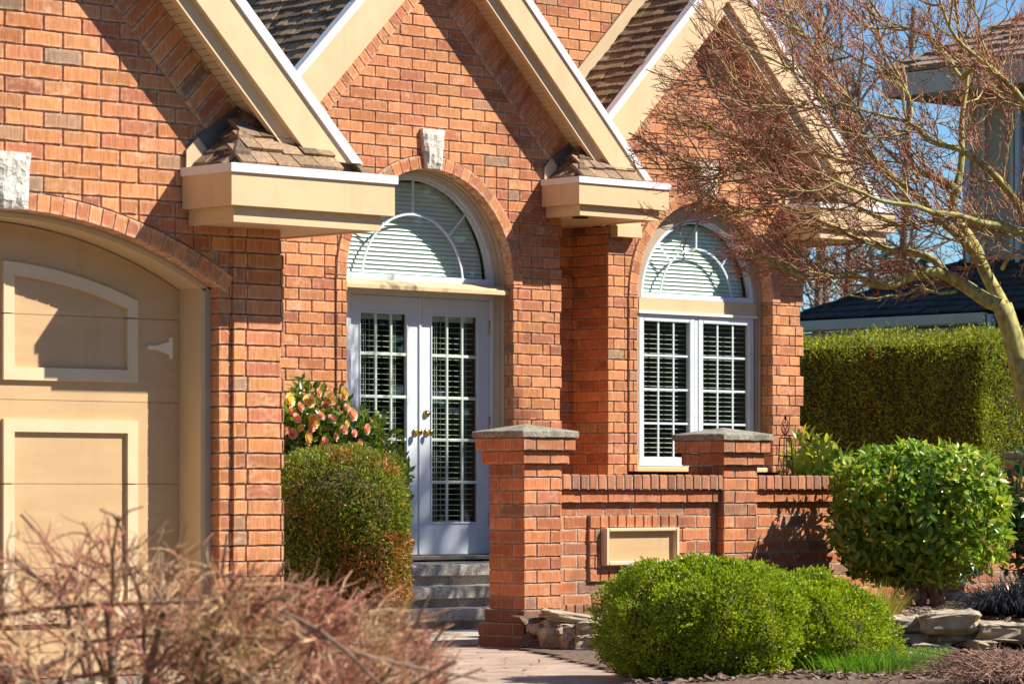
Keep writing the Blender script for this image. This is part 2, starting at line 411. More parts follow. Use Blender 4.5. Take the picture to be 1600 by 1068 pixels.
def brick_field(mb, fc, u0, u1, z0, z1, halves=(), hole=None, pu=0.0, pz=0.0, d=0.0, bl=BL, bh=BH, mats=(0,1), fine=True, keep=None):
    """bricks (mats[0]) on a raked mortar bed (mats[1]). halves: (a,b,c) keeps a*u+b*z<=c;
    hole: (uc, half width, spring z, radius, centre z, bottom z) arched opening"""
    J = .0055
    k0 = floor((z0-pz)/bh); k1 = ceil((z1-pz)/bh)
    for k in range(k0, k1):
        za, zb = pz+k*bh, pz+(k+1)*bh
        off = pu + (bl/2 if k % 2 else 0)
        i0 = floor((u0-off)/bl); i1 = ceil((u1-off)/bl)
        for i in range(i0, i1):
            ua, ub = off+i*bl, off+(i+1)*bl
            if keep and not keep((ua+ub)/2, (za+zb)/2): continue
            hs = list(halves) + [(-1,0,-u0),(1,0,u1),(0,-1,-z0),(0,1,z1)]
            cell = [(ua,za),(ub,za),(ub,zb),(ua,zb)]
            cells = [(cell, hs)]
            if hole:
                uc, hw, zs, rr, zc, zbot = hole
                cm, cc = (ua+ub)/2, (za+zb)/2
                if zb > zbot:
                    def inside(u, z):
                        if z < zbot: return False
                        return abs(u-uc) < hw and (z < zs or (u-uc)**2+(z-zc)**2 < rr*rr)
                    cs = [inside(u, z) for u in (ua+.001, cm, ub-.001) for z in (za+.001, cc, zb-.001)]
                    if all(cs): continue
                    if any(cs):
                        cells = []
                        if zs > za:          # vertical jambs
                            h2 = [(0,1,zs)]
                            if ua < uc-hw: cells.append((cell, hs+h2+[(1,0,uc-hw)]))
                            if ub > uc+hw: cells.append((cell, hs+h2+[(-1,0,-(uc+hw))]))
                        if zs < zb:
                            h2 = [(0,-1,-zs)]
                            parts = [(ua, cm), (cm, ub)]
                            # tangent half-plane at the nearest arc point, split in two to follow the curve
                            for s, (a, b) in enumerate(parts):
                                mu = (a+b)/2
                                dx, dz = mu-uc, cc-zc; l = math.hypot(dx, dz)
                                if abs(mu-uc) > hw and cc < zs+.15: 
                                    cells.append((cell, hs+h2+[(-1,0,-a),(1,0,b)] + ([(-1,0,-(uc+hw))] if mu > uc else [(1,0,uc-hw)])))
                                else:
                                    cells.append((cell, hs+h2+[(-1,0,-a),(1,0,b),(-dx/l,-dz/l,-(rr+(dx*uc+dz*zc)/l))]))
            for poly, hh in cells:
                P = poly; 
                for h in hh: 
                    P = clip(P, *h)
                    if len(P) < 3: break
                if len(P) < 3 or area(P) < 2e-5: continue
                v = [fc.p(x, z, d-.012) for x, z in P]
                f = [list(range(len(P)))]
                mb.add(v, [f[0][::-1]] if fc.flip else f, mats[1])
                B = [(ua+J,za+J),(ub-J,za+J),(ub-J,zb-J),(ua+J,zb-J)]
                for a, b, c in hh:
                    l = math.hypot(a, b)
                    interior = False
                    B = clip(B, a, b, c - (0 if ((a,b,c) in ((-1,0,-u0),(1,0,u1))) else J*l*.7))
                    if len(B) < 3: break
                if len(B) < 3 or area(B) < 2.5e-4: continue
                one_brick(mb, fc, B, (ua,ub,za,zb), d+U(-.0012,.0012), mat=mats[0], fine=fine)

def wedge_ring(mb, Y0, Y1, uc, zc, r0, r1, a0, a1, n, mats=(0,1), gap=.0055, jointback=.006):
    """voussoirs round an arch; each one a solid wedge, mortar between"""
    for i in range(n):
        t0, t1 = a0+(a1-a0)*i/n, a0+(a1-a0)*(i+1)/n
        def P(r, t): return (uc+r*cos(t), zc+r*sin(t))
        g0 = gap/r0/1.0
        q = [P(r0+.002,t0+g0*.5), P(r1-.003,t0+gap/r1*.5), P(r1-.003,t1-gap/r1*.5), P(r0+.002,t1-g0*.5)]
        q = [(a+U(-.0012,.0012), b+U(-.0012,.0012)) for a, b in q]
        b0 = len(mb.v)
        yj = Y0+U(-.0012,.0012)
        cx = sum(a for a, _ in q)/4; cz = sum(b for _, b in q)/4
        v = []; uv = []
        UVq = [(0,0),(0,1),(1,1),(1,0)]
        for (yy, ins) in ((yj, .003), (yj+.003, 0), (Y1, 0)):
            for (a, b), w in zip(q, UVq):
                dx, dz = cx-a, cz-b; l = math.hypot(dx, dz)
                v.append((a+dx/l*ins, yy, b+dz/l*ins)); uv.append(w)
        sgn = area(q)
        f = [[0,1,2,3]]
        for r in (0,1):
            for k in range(4):
                kk = (k+1) % 4
                f.append([r*4+k, (r+1)*4+k, (r+1)*4+kk, r*4+kk])
        if sgn < 0: f = [x[::-1] for x in f]
        mb.add(v, f, mats[0], False, uv)
        m = [P(r0+.004,t0), P(r1,t0), P(r1,t1), P(r0+.004,t1)]
        if area(m) < 0: m = m[::-1]
        v = [(a, Y0+jointback, b) for a, b in m] + [(a, Y1+.002, b) for a, b in m]
        f = [[0,1,2,3]] + [[k, k+4, (k+1)%4+4, (k+1)%4] for k in range(4)]
        mb.add(v, f, mats[1])

def arc_strip(mb, Y0, Y1, uc, zc, r0, r1, a0, a1, n, mat=0):
    """solid curved bar"""
    for i in range(n):
        t0, t1 = a0+(a1-a0)*i/n, a0+(a1-a0)*(i+1)/n
        q = [(uc+r*cos(t), zc+r*sin(t)) for r, t in ((r0,t0),(r1,t0),(r1,t1),(r0,t1))]
        if area(q) < 0: q = q[::-1]
        v = [(a,Y0,b) for a,b in q]+[(a,Y1,b) for a,b in q]
        f = [[0,1,2,3],[7,6,5,4],[0,4,5,1],[1,5,6,2],[2,6,7,3],[3,7,4,0]]
        mb.add(v, f, mat)

# ------------------------------------------------------------------ roofs
def shakes(mb, p0, along, up, length, rows, expo, th=.020, wr=(.09,.19), lim=None, mat=0, ends=None):
    """courses of split shakes laid on a slope from the eave point p0"""
    along = Vector(along).normalized(); up = Vector(up).normalized(); nn = along.cross(up)
    if nn.z < 0: nn = -nn
    fl = along.cross(up).dot(nn) < 0
    for r in range(rows):
        s0 = r*expo
        a = -U(0,.1)
        a_end = length
        if ends: a, a_end = ends(s0); a -= U(0,.05)
        while a < a_end:
            w = U(*wr); b = min(a+w, a_end)
            if b-a > .02:
                ds = U(-.012,.012); t = th*U(.75,1.3); g = .003
                e = expo*1.5
                q = []
                for aa, ss, hh in ((a+g,s0+ds,t+.012),(b-g,s0+ds,t+.012),(b-g,s0+ds+e,t*.4+.002),(a+g,s0+ds+e,t*.4+.002)):
                    q.append(Vector(p0)+along*aa+up*ss+nn*hh)
                for aa, ss in ((a+g,s0+ds),(b-g,s0+ds),(b-g,s0+ds+e),(a+g,s0+ds+e)):
                    q.append(Vector(p0)+along*aa+up*ss+nn*(.012 if ss < s0+expo*.9 else -.012))
                f = [[0,1,2,3],[7,6,5,4],[0,4,5,1],[1,5,6,2],[2,6,7,3],[3,7,4,0]]
                if fl: f = [x[::-1] for x in f]
                if not lim or lim((q[0]+q[2])/2): mb.add([tuple(x) for x in q], f, mat)
            a = b
def rake(mb_f, mb_s, mb_d, mb_p, uc, K, Y0, Yw, side, z_end, soff_z):
    """one gable rake: K = u+z of the wall/soffit line on the right slope (mirrored for the left)"""
    def pol(k1, k2, ze, zt=None):
        pts = [(uc, k1-uc), (uc, k2-uc), (k2-ze, ze), (k1-ze, ze)]
        return pts if side > 0 else [(2*uc-a, b) for a, b in pts]
    mb_f.prism(pol(K+.045, K+.335, z_end), Y0, Y0+.042)                 # main board
    mb_s.prism(pol(K-.070, K+.10, z_end+.03), Y0+.042, Y0+.082)         # lower board behind it
    mb_d.prism(pol(K+.333, K+.415, z_end), Y0-.014, Y0+.065)             # white metal edge
    # grooved soffit boards running from the lower board back to the wall
    s = 0.0; total = (uc-(K-soff_z-uc) if 0 else (K-uc-soff_z))*sqrt(2)
    dv = Vector((1,0,-1))/sqrt(2); nn = Vector((1,0,1))/sqrt(2)
    top = Vector((uc,0,K-uc))
    while s < total:
        e = s+.048
        q = []
        for yy in (Y0+.075, Yw+.02):
            for a, h in ((s+.0025,0),(e-.0025,0),(e-.0025,.012),(s+.0025,.012)):
                p = top+dv*a+nn*h
                x = p.x if side > 0 else 2*uc-p.x
                q.append((x, yy, p.z))
        f = [[0,1,2,3],[7,6,5,4],[0,4,5,1],[1,5,6,2],[2,6,7,3],[3,7,4,0]]
        if side > 0: f = [x[::-1] for x in f]
        mb_p.add(q, f)
        s = e
    p0, p1 = top+nn*.006, top+dv*total+nn*.006
    q = []
    for yy in (Y0+.075, Yw+.02):
        for p in (p0, p1):
            x = p.x if side > 0 else 2*uc-p.x
            q.append((x, yy, p.z))
    mb_p.add(q, [[0,1,3,2]])

def rake_band(mb, fc, uc, K, side, z_end, d=.014, bandw=.26, mats=(0,1)):
    """soldier bricks standing square to the rake, just under the soffit"""
    total = (K-uc-z_end)*sqrt(2)
    dv = (1/sqrt(2), -1/sqrt(2)); nn = (-1/sqrt(2), -1/sqrt(2))
    top = (uc, K-uc)
    n = int(total/BH); pit = BH
    s = bandw
    while s < total:
        e = min(s+pit, total)
        def P(a, h):
            x = top[0]+dv[0]*a+nn[0]*h; z = top[1]+dv[1]*a+nn[1]*h
            return (x if side > 0 else 2*uc-x, z)
        J = .005
        q = [P(s+J,.004), P(s+J,bandw-J), P(e-J,bandw-J), P(e-J,.004)]
        uvq = [(0,0),(1,0),(1,1),(0,1)]
        if area(q) < 0: q = q[::-1]; uvq = uvq[::-1]
        cx = sum(a for a,_ in q)/4; cz = sum(b for _,b in q)/4
        v = []; uv = []; dd = d+U(-.001,.001)
        for dep, ins in ((dd,.003),(dd-.003,0),(-.01,0)):
            for (a, b), w in zip(q, uvq):
                dx, dz = cx-a, cz-b; l = math.hypot(dx,dz)
                v.append(fc.p(a+dx/l*ins+U(-.001,.001), b+dz/l*ins+U(-.001,.001), dep)); uv.append(w)
        f = [[0,1,2,3]]
        for r in (0,1):
            for k in range(4): f.append([r*4+k,(r+1)*4+k,(r+1)*4+(k+1)%4,r*4+(k+1)%4])
        mb.add(v, f, mats[0], False, uv)
        m = [P(s,0), P(s,bandw), P(e,bandw), P(e,0)]
        if area(m) < 0: m = m[::-1]
        mb.add([fc.p(a,b,d-.007) for a, b in m], [[0,1,2,3]], mats[1])
        s = e
    # the edge of the mortar bed under the band
    q = [P(bandw,bandw), P(total,bandw)]
    mb.add([fc.p(*q[0],d-.007), fc.p(*q[1],d-.007), fc.p(*q[1],-.01), fc.p(*q[0],-.01)], [[0,1,2,3]], mats[1])

def eave_return(house, u0, u1, Yf, Yw, zs, left_from, lamps=(), back=None, hip=True, lastzone=None):
    """boxed eave: zs = (lower board bottom, main board bottom, metal bottom, metal top)"""
    za, zb, zc, zd = zs
    Yb = back if back else Yw
    e = MB()
    e.prism([(u0,zb),(u1,zb),(u1,zc+.02),(u0,zc+.02)], Yf, Yf+.04)                      # front board
    e.box(u0, u0+.04, Yf+.04, left_from, zb, zc+.02)                                      # left end board
    e.box(u1-.04, u1, Yf+.04, Yb, zb, zc+.02)                                             # right end board
    ev = e.build('eave', M['tan'], house)
    l = MB()
    l.box(u0+.045, u1-.075, Yf+.04, Yf+.08, za, zb+.02)
    l.box(u0+.045, u0+.085, Yf+.08, left_from, za, zb+.02)
    l.box(u1-.115, u1-.075, Yf+.08, Yb, za, zb+.02)
    l.build('lower_board', M['tan'], ev)
    w = MB()
    w.box(u0-.012, u1+.015, Yf-.014, Yf+.10, zc, zd)
    w.box(u0-.012, u0+.10, Yf+.10, left_from, zc, zd)
    w.box(u1-.10, u1+.015, Yf+.10, Yb, zc, zd)
    w.build('drip_edge', M['drip'], ev)
    s = MB(); a = Yf+.08
    while a < Yb:
        b = min(a+.09, Yb); s.box(u0+.085, u1-.115, a+.002, b-.002, za+.008, za+.028); a = b
    s.box(u0+.085, u1-.115, Yf+.08, Yb, za+.0285, za+.045)
    s.build('soffit', M['tan'], ev)
    for (lx, ly) in lamps:
        d = MB(); d.lathe([(0.0,.001),(.062,.001),(.066,-.003),(.066,.01)], (lx,ly,za+.008), (0,0,-1) , 24)
        d.lathe([(.0,.0),(.055,.0)], (lx,ly,za+.004), (0,0,-1), 24, 0)
        d.build('recessed_light', M['dark_hole'], ev)
    if hip:
        # little hipped roof on top of the return, 45 degree slopes up to the wall
        r = MB(); o = .10; uL = u0+o; Y1 = Yf+o
        run = Yw-Y1
        lz = lastzone if lastzone else u1-.02
        s2 = sqrt(.5)
        q = [(uL,Y1,zd),(lz,Y1,zd),(lz,Yw,zd+run),(uL+run,Yw,zd+run),(uL,Yw,zd)]
        r.add(q, [[0,1,2,3],[0,3,4]])
        ex = .115; n = int(run*sqrt(2)/ex)
        shakes(r, (uL,Y1-.01,zd-.002), (1,0,0), (0,s2,s2), lz-uL, n, ex, .022, (.10,.16), ends=lambda s0: (s0*s2+.05, lz-uL))
        shakes(r, (uL-.01,Yw,zd-.002), (0,-1,0), (s2,0,s2), run, n, ex, .022, (.10,.16), ends=lambda s0: (0, run-s0*s2-.05))
        for k in range(n):     # hip caps
            t = k*ex*s2*1.25+.03
            if t > run-.05: break
            c = Vector((uL+t, Y1+t, zd+t+.028)); hd = Vector((1,1,1)).normalized()
            for ax in (Vector((1,0,0)), Vector((0,1,0))):
                w = .105; l = .19; hz = Vector((-1,-1,0)).normalized()*.004
                P0, P1 = c+UP*.030+hz, c+hd*l+UP*.004+hz
                q = [P0, P0+ax*w-UP*.006, P1+ax*w-UP*.006, P1]
                q = [tuple(k) for k in q]+[tuple(k-UP*.034) for k in q]
                f = [[0,1,2,3],[7,6,5,4],[0,4,5,1],[1,5,6,2],[2,6,7,3],[3,7,4,0]]
                if (Vector(q[1])-Vector(q[0])).cross(Vector(q[2])-Vector(q[0])).z < 0: f = [x[::-1] for x in f]
                r.add(q, f)
        r.build('return_roof', M['shake'], ev)
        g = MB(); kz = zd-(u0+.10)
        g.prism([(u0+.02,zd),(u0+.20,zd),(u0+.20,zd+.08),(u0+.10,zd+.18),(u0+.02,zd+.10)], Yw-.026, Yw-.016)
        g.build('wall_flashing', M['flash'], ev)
        g = MB(); g.prism([(u0+.20,zd),(uL+run+.06,zd+run-.04),(uL+run-.03,zd+run+.05),(u0+.10,zd+.18),(u0+.20,zd+.08)], Yw-.0255, Yw-.0165)  # shade put into the colour: shaded stretch dark grey, lit tip left tan
        g.build('shaded_strip', M['shaded_flash'], ev)
    return ev

# ================================================================== the house
GY, EY, BY, UY = 15.53, 20.45, 20.75, 21.18
house = thing('brick_house', 'orange brick house with three steep tan-trimmed gables and arched openings', 'house', (16.0, 18.0, 0))
HM = [M['brick'], M['mortar']]
GC, EC, BC = 10.68, 18.065, 21.49
GK, EK, BK = 15.455, 23.44, 26.68
GR, GZ = 3.0, -.447           # garage arch radius and centre height
PIER = 12.205
# garage wall
w = MB()
brick_field(w, front(GY), 8.79, PIER+.02, 0, 4.9, halves=[(1,1,GK),(-1,1,GK-2*GC)],
            hole=(GC, 1.432, 2.20, GR+.02+.085, GZ, -1), pu=10.652, pz=.018)
rake_band(w, front(GY), GC, GK, 1, 2.86); rake_band(w, front(GY), GC, GK, -1, 2.86)
# brick return into the door opening (right jamb faces left)
brick_field(w, leftface(GC+1.432), GY, GY+.08, 0, 2.22, pu=GY-.17, pz=.018)
brick_field(w, rightface(GC-1.432), GY, GY+.08, 0, 2.22, pu=GY-.17, pz=.018, fine=False)
brick_field(w, rightface(12.57), GY, EY, 0, 2.7, pu=GY, pz=.018, fine=False)
w.build('wall', HM, house)
# corner pier with toothed quoins
w = MB()
for k in range(32):
    z0 = .018+(k-1)*BH
    if z0 > 2.6: break
    wide = ((k+2) % 8) < 6
    ur = 12.57 if wide else 12.543
    dd = .02
    brick_field(w, front(GY-dd), PIER, ur, max(z0,0), z0+BH, pu=PIER+(.10 if k % 2 else .215)-.256, pz=.018)
    zz = max(z0, 0)
    brick_field(w, leftface(PIER), GY-dd, GY, zz, z0+BH, pu=GY-.1, pz=.018, fine=False)
    brick_field(w, rightface(ur), GY-dd, GY+.25, zz, z0+BH, pu=GY-dd+(.0 if k % 2 else .1), pz=.018, fine=False)
    w.add([(PIER,GY-dd+.006,z0),(ur,GY-dd+.006,z0),(ur,GY+.2,z0),(PIER,GY+.2,z0)], [[0,1,2,3]], 1)
w.build('corner_pier', HM, house)
# garage arch
w = MB()
BACK = []
aR = math.asin(1.50/(GR+.04)); 
wedge_ring(w, GY-.014, GY+.075, GC, GZ, GR, GR+.10, pi/2-aR, pi/2+aR, 36)
arc_strip(w, GY+.0105, GY+.06, GC, GZ, GR+.012, GR+.20, pi/2-aR-.03, pi/2+aR+.03, 40, 1)
w.build('arch', HM, house)
def keystone(uc, z0, z1, wb, wt, Y):
    m = MB(); n = 7; pts = []
    V = []; 
    for j in range(n+1):
        for i in range(n+1):
            a, b = i/n, j/n
            hw = (wb+(wt-wb)*b)/2
            e = 0 if (i in (0,n) or j in (0,n)) else .55
            V.append((uc-hw+2*hw*a+U(-.003,.003)*e, Y-.045-(U(.0,.018) if e else U(-.012,0)), z0+(z1-z0)*b+U(-.003,.003)*e))
    F_ = [[j*(n+1)+i, j*(n+1)+i+1, (j+1)*(n+1)+i+1, (j+1)*(n+1)+i] for j in range(n) for i in range(n)]
    b0 = len(V)
    rim = [j for j in range(n+1)] + [(j+1)*(n+1)-1 for j in range(1,n+1)] + [n*(n+1)+i for i in range(n-1,-1,-1)] + [j*(n+1) for j in range(n-1,0,-1)]
    for r in rim: V.append((V[r][0], Y+.08, V[r][2]))
    for k in range(len(rim)):
        k2 = (k+1) % len(rim)
        F_.append([rim[k], b0+k, b0+k2, rim[k2]])
    m.add(V, F_); return m.build('keystone', M['keystone'], house)
keystone(GC, 2.555, 2.862, .196, .236, GY)

# ---- entry wall
w = MB()
ER = .8725; EZ = 2.70
brick_field(w, front(EY), 14.6, 19.471, 0, 5.4, halves=[(1,1,EK),(-1,1,EK-2*EC)],
            hole=(EC, ER+.106, EZ, ER+.106, EZ, .40), pu=.08, pz=.03)
rake_band(w, front(EY), EC, EK, 1, 3.60); rake_band(w, front(EY), EC, EK, -1, 2.9)
for k in range(40):                                        # jamb bands beside the doorway
    z0 = .03+k*BH
    if z0 < .40: continue
    if z0 > EZ-.01: break
    zt_ = min(z0+BH, EZ)
    for sg in (-1, 1):
        a, b = (EC-ER-.106, EC-ER) if sg < 0 else (EC+ER, EC+ER+.106)
        brick_field(w, front(EY-.013), a, b, z0, zt_, pu=a, pz=.03, bl=.106)
brick_field(w, leftface(EC+ER), EY-.013, EY+.10, .40, EZ, pu=EY-.013, pz=.03, bl=.113)
brick_field(w, rightface(EC-ER), EY-.013, EY+.10, .40, EZ, pu=EY-.013, pz=.03, bl=.113, fine=False)
w.add([(EC-ER-.106,EY-.013,.4),(EC-ER-.106,EY-.013,EZ),(EC-ER-.106,EY+.01,EZ),(EC-ER-.106,EY+.01,.4)], [[0,1,2,3]], 1)
w.add([(EC+ER+.106,EY-.008,.4),(EC+ER+.106,EY-.008,EZ),(EC+ER+.106,EY+.01,EZ),(EC+ER+.106,EY+.01,.4)], [[0,1,2,3]], 1)
brick_field(w, rightface(19.471), EY, UY, 0, 3.5, pu=EY, pz=.03, fine=False)
wall_mb = w
w = MB(); wedge_ring(w, EY-.013, EY+.088, EC, EZ, ER, ER+.106, 0, pi, 31); arc_strip(w, EY+.0105, EY+.06, EC, EZ, ER+.012, ER+.22, -.06, pi+.06, 40, 1); w.build('arch', HM, house)
keystone(EC, 3.575, 3.885, .165, .235, EY)
# toothed quoin at the right corner of the entry wall
w = wall_mb
for k in range(40):
    z0 = .03+k*BH
    if z0 > 3.2: break
    if (k % 7) < 4:
        brick_field(w, front(EY-.006), 19.36, 19.486, z0, z0+BH, pu=19.36-.13, pz=.03)
        brick_field(w, rightface(19.486), EY-.006, EY+.2, z0, z0+BH, pu=EY, pz=.03, fine=False)
        for zq in (z0+.004, z0+BH-.004):
            w.add([(19.365,EY+.002,zq),(19.48,EY+.002,zq),(19.48,EY+.1,zq),(19.365,EY+.1,zq)], [[0,1,2,3]], 1)
w.build('wall', HM, house)

# ---- recess and upper wall
w = MB()
brick_field(w, front(UY), 19.45, 20.35, 0, 3.4, pu=.17, pz=.03)
brick_field(w, front(UY), 17.9, 21.55, 3.4, 5.98, pu=.17, pz=.03, fine=False)
brick_field(w, leftface(20.314), BY, UY, 0, 3.4, pu=BY, pz=.03)
w.build('wall', HM, house)

# ---- bay wall
w = MB()
BR = .833; BZ = 2.695; SILL = 1.20
brick_field(w, front(BY), 20.314, 22.695, 0, 5.2, halves=[(1,1,BK),(-1,1,BK-2*BC)],
            hole=(BC, BR+.106, BZ, BR+.106, BZ, SILL), pu=.03, pz=.03)
rake_band(w, front(BY), BC, BK, 1, 3.55); rake_band(w, front(BY), BC, BK, -1, 3.55)
for k in range(40):
    z0 = .03+k*BH
    if z0+BH < SILL: continue
    if z0 > BZ-.01: break
    zt_ = min(z0+BH, BZ)
    for sg in (-1, 1):
        a, b = (BC-BR-.106, BC-BR) if sg < 0 else (BC+BR, BC+BR+.106)
        brick_field(w, front(BY-.013), a, b, max(z0,SILL), zt_, pu=a, pz=.03, bl=.106)
brick_field(w, leftface(BC+BR), BY-.013, BY+.12, SILL, BZ, pu=BY-.013, pz=.03, bl=.133)
brick_field(w, rightface(BC-BR), BY-.013, BY+.12, SILL, BZ, pu=BY-.013, pz=.03, bl=.133, fine=False)
for xx in (BC-BR-.106, BC+BR+.101):
    w.add([(xx,BY-.012,SILL),(xx,BY-.012,BZ),(xx,BY+.01,BZ),(xx,BY+.01,SILL)], [[0,1,2,3]], 1)
w.add([(BC-BR,BY,SILL),(BC+BR,BY,SILL),(BC+BR,BY+.14,SILL),(BC-BR,BY+.14,SILL)], [[0,1,2,3]], 1)
brick_field(w, rightface(22.695), BY, 23.5, 0, 3.5, pu=BY, pz=.03, fine=False)
wall_mb = w
w = MB(); wedge_ring(w, BY-.013, BY+.11, BC, BZ, BR, BR+.106, 0, pi, 30); arc_strip(w, BY+.0105, BY+.06, BC, BZ, BR+.012, BR+.22, -.06, pi+.06, 40, 1); w.build('arch', HM, house)
keystone(BC, 3.535, 3.86, .165, .235, BY)
w = wall_mb
for k in range(40):
    z0 = .03+k*BH
    if z0 > 3.2: break
    if (k % 5) < 3:
        brick_field(w, front(BY-.006), 22.63, 22.735, z0, z0+BH, pu=22.63-.13, pz=.03)
        brick_field(w, rightface(22.735), BY-.006, BY+.2, z0, z0+BH, pu=BY, pz=.03, fine=False)
        for zq in (z0+.004, z0+BH-.004):
            w.add([(22.635,BY+.002,zq),(22.73,BY+.002,zq),(22.73,BY+.1,zq),(22.635,BY+.1,zq)], [[0,1,2,3]], 1)
w.build('wall', HM, house)

# ---- rakes
def gable_trim(uc, K, Y0, Yw, zr, zl):
    for side, ze in ((1, zr), (-1, zl)):
        f, s, d, p = MB(), MB(), MB(), MB()
        rake(f, s, d, p, uc, K, Y0, Yw, side, ze, max(ze+.05, 2.9))
        b = f.build('rake_board', M['tan'], house)
        s.build('lower_board', M['tan'], b); d.build('drip_edge', M['drip'], b); p.build('soffit', M['tan'], b)
gable_trim(GC, GK, GY-.27, GY, 2.925, 2.925)
gable_trim(EC, EK, EY-.27, EY, 3.60, 2.95)
gable_trim(BC, BK, BY-.27, BY, 3.57, 3.57)

# ---- roof slopes of split cedar shakes
S2 = sqrt(.5)
def slope(uc, K, Y0, Y1, side, zlow, wr=(.09,.18), expo=.118):
    """45 degree slope; roof surface a little below the metal edge"""
    k = K+.365
    r = MB()
    ztop = k-uc; ulow = k-zlow
    X = lambda u: u if side > 0 else 2*uc-u
    q = [(X(uc),Y0,ztop),(X(ulow),Y0,zlow),(X(ulow),Y1,zlow),(X(uc),Y1,ztop)]
    q2 = [(a,b,c-.10) for a,b,c in q]
    r.add(q+q2, [[0,1,2,3],[7,6,5,4],[0,4,5,1],[1,5,6,2],[2,6,7,3],[3,7,4,0]], 0)
    n = int((ztop-zlow)/S2/expo)
    shakes(r, (X(ulow), Y0+.02, zlow), (0,1,0), (-side*S2,0,S2), Y1-Y0-.02, n, expo, .024, wr)
    return r.build('roof', M['shake'], house)
slope(GC, GK, GY-.20, 21.0, 1, 2.80, (.25,.5), .2)
slope(GC, GK, GY-.20, 21.0, -1, 2.80, (.25,.5), .2)
slope(EC, EK, EY-.20, 24.5, -1, 2.95)
slope(EC, EK, EY-.20, UY-.0, 1, 3.5, (.25,.5), .2)
slope(BC, BK, BY-.20, UY-.0, -1, 3.5)
slope(BC, BK, BY-.20, 24.5, 1, 3.5, (.25,.5), .2)
# step flashing where the slope of the bay meets the upper wall, and the upper roof edge
g = MB(); kk = BK-2*BC+.365
g.prism([(19.6,19.6+kk+.03),(21.49,21.49+kk+.03),(21.49,21.49+kk+.20),(19.6,19.6+kk+.20)], UY-.03, UY-.012)
g.build('wall_flashing', M['flash'], house)
wu = MB(); brick_field(wu, leftface(17.9), UY, 24.5, 3.4, 5.98, pu=UY, pz=.03, fine=False); wu.build('wall', HM, house)
g = MB(); g.box(17.5,21.75,20.78,20.82,5.95,6.17); g.box(17.5,21.75,20.82,24.5,5.96,6.0)
g.add([(17.4,20.74,6.17),(21.85,20.74,6.17),(21.85,24.5,8.0),(17.4,24.5,8.0),(17.4,24.5,6.0),(21.85,24.5,6.0)], [[0,1,2,3],[0,3,4],[1,5,2]])
g.build('upper_roof', M['shake'], house)

# ---- eave returns
eave_return(house, 11.843, 13.035, GY-.46, GY, (2.528,2.617,2.800,2.849), GY-.01, back=EY, lastzone=12.72)
eave_return(house, 19.256, 20.28, EY-.45, EY, (3.256,3.343,3.513,3.563), EY-.01, back=UY, lastzone=20.05,
            lamps=[tuple(on_z(lx,ly,3.264))[:2] for lx, ly in ((907,339),(939,352.5))])
eave_return(house, 22.46, 23.45, BY-.45, BY, (3.25,3.34,3.51,3.56), BY-.01, back=24.0, lastzone=23.1)
g = MB(); g.box(20.33, 20.62, BY-.10, BY-.012, 3.17, 3.262); g.box(20.33, 20.62, BY-.085, BY-.012, 3.262, 3.5)
g.build('frieze_board', M['tan'], house)

# ---- dim rooms behind the glass
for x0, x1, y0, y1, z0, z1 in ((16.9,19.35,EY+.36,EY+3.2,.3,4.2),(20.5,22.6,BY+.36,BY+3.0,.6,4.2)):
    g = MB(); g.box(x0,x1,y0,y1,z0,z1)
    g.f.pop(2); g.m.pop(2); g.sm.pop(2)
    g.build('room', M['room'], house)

# ================================================================== garage door
DY = GY+.28
JX = GC+1.432; fr = MB()
ai = math.asin(1.364/2.965)
arc_strip(fr, GY+.08, DY+.02, GC, GZ, 2.965, 2.998, pi/2-ai-.012, pi/2+ai+.012, 40)
zj = GZ+sqrt(2.98**2-1.40**2)
fr.box(JX-.068, JX-.030, GY+.08, DY+.02, 0, zj); fr.box(GC-1.402, GC-1.364, GY+.08, DY+.02, 0, zj)
frame = fr.build('garage_door_frame', M['tan'], house)
fr = MB()
arc_strip(fr, GY+.072, GY+.12, GC, GZ, 2.988, 3.02, pi/2-ai-.02, pi/2+ai+.02, 40)
fr.box(JX-.034, JX+.004, GY+.072, GY+.12, 0, zj+.01); fr.box(GC-1.436, GC-1.398, GY+.072, GY+.12, 0, zj+.01)
fr.build('brick_mould', M['greyframe'], frame)
d = MB()
seams = [0, .142, .607, 1.075, 1.538, 2.010]
def arc_top(u): return GZ+sqrt(2.962**2-(u-GC)**2)
for i in range(len(seams)):
    z0 = seams[i]+.0014; z1 = seams[i+1]-.0014 if i+1 < len(seams) else None
    n = 36
    if z1 is not None:
        d.box(GC-1.36, GC+1.362, DY, DY+.05, z0, z1)
    else:
        pts = [(GC-1.36, z0), (GC+1.362, z0)] + [(GC+1.362-2.722*k/n, arc_top(GC+1.362-2.722*k/n)-.004) for k in range(n+1)]
        d.prism(pts, DY, DY+.05)
d.box(GC-1.36, GC+1.362, DY+.012, DY+.045, .01, 2.1)
gd = d.build('garage_door', M['door_tan'], house)
def trim_bar(mb, pts, th=.024, bev=.007):
    mb.prism(pts, DY-th, DY)
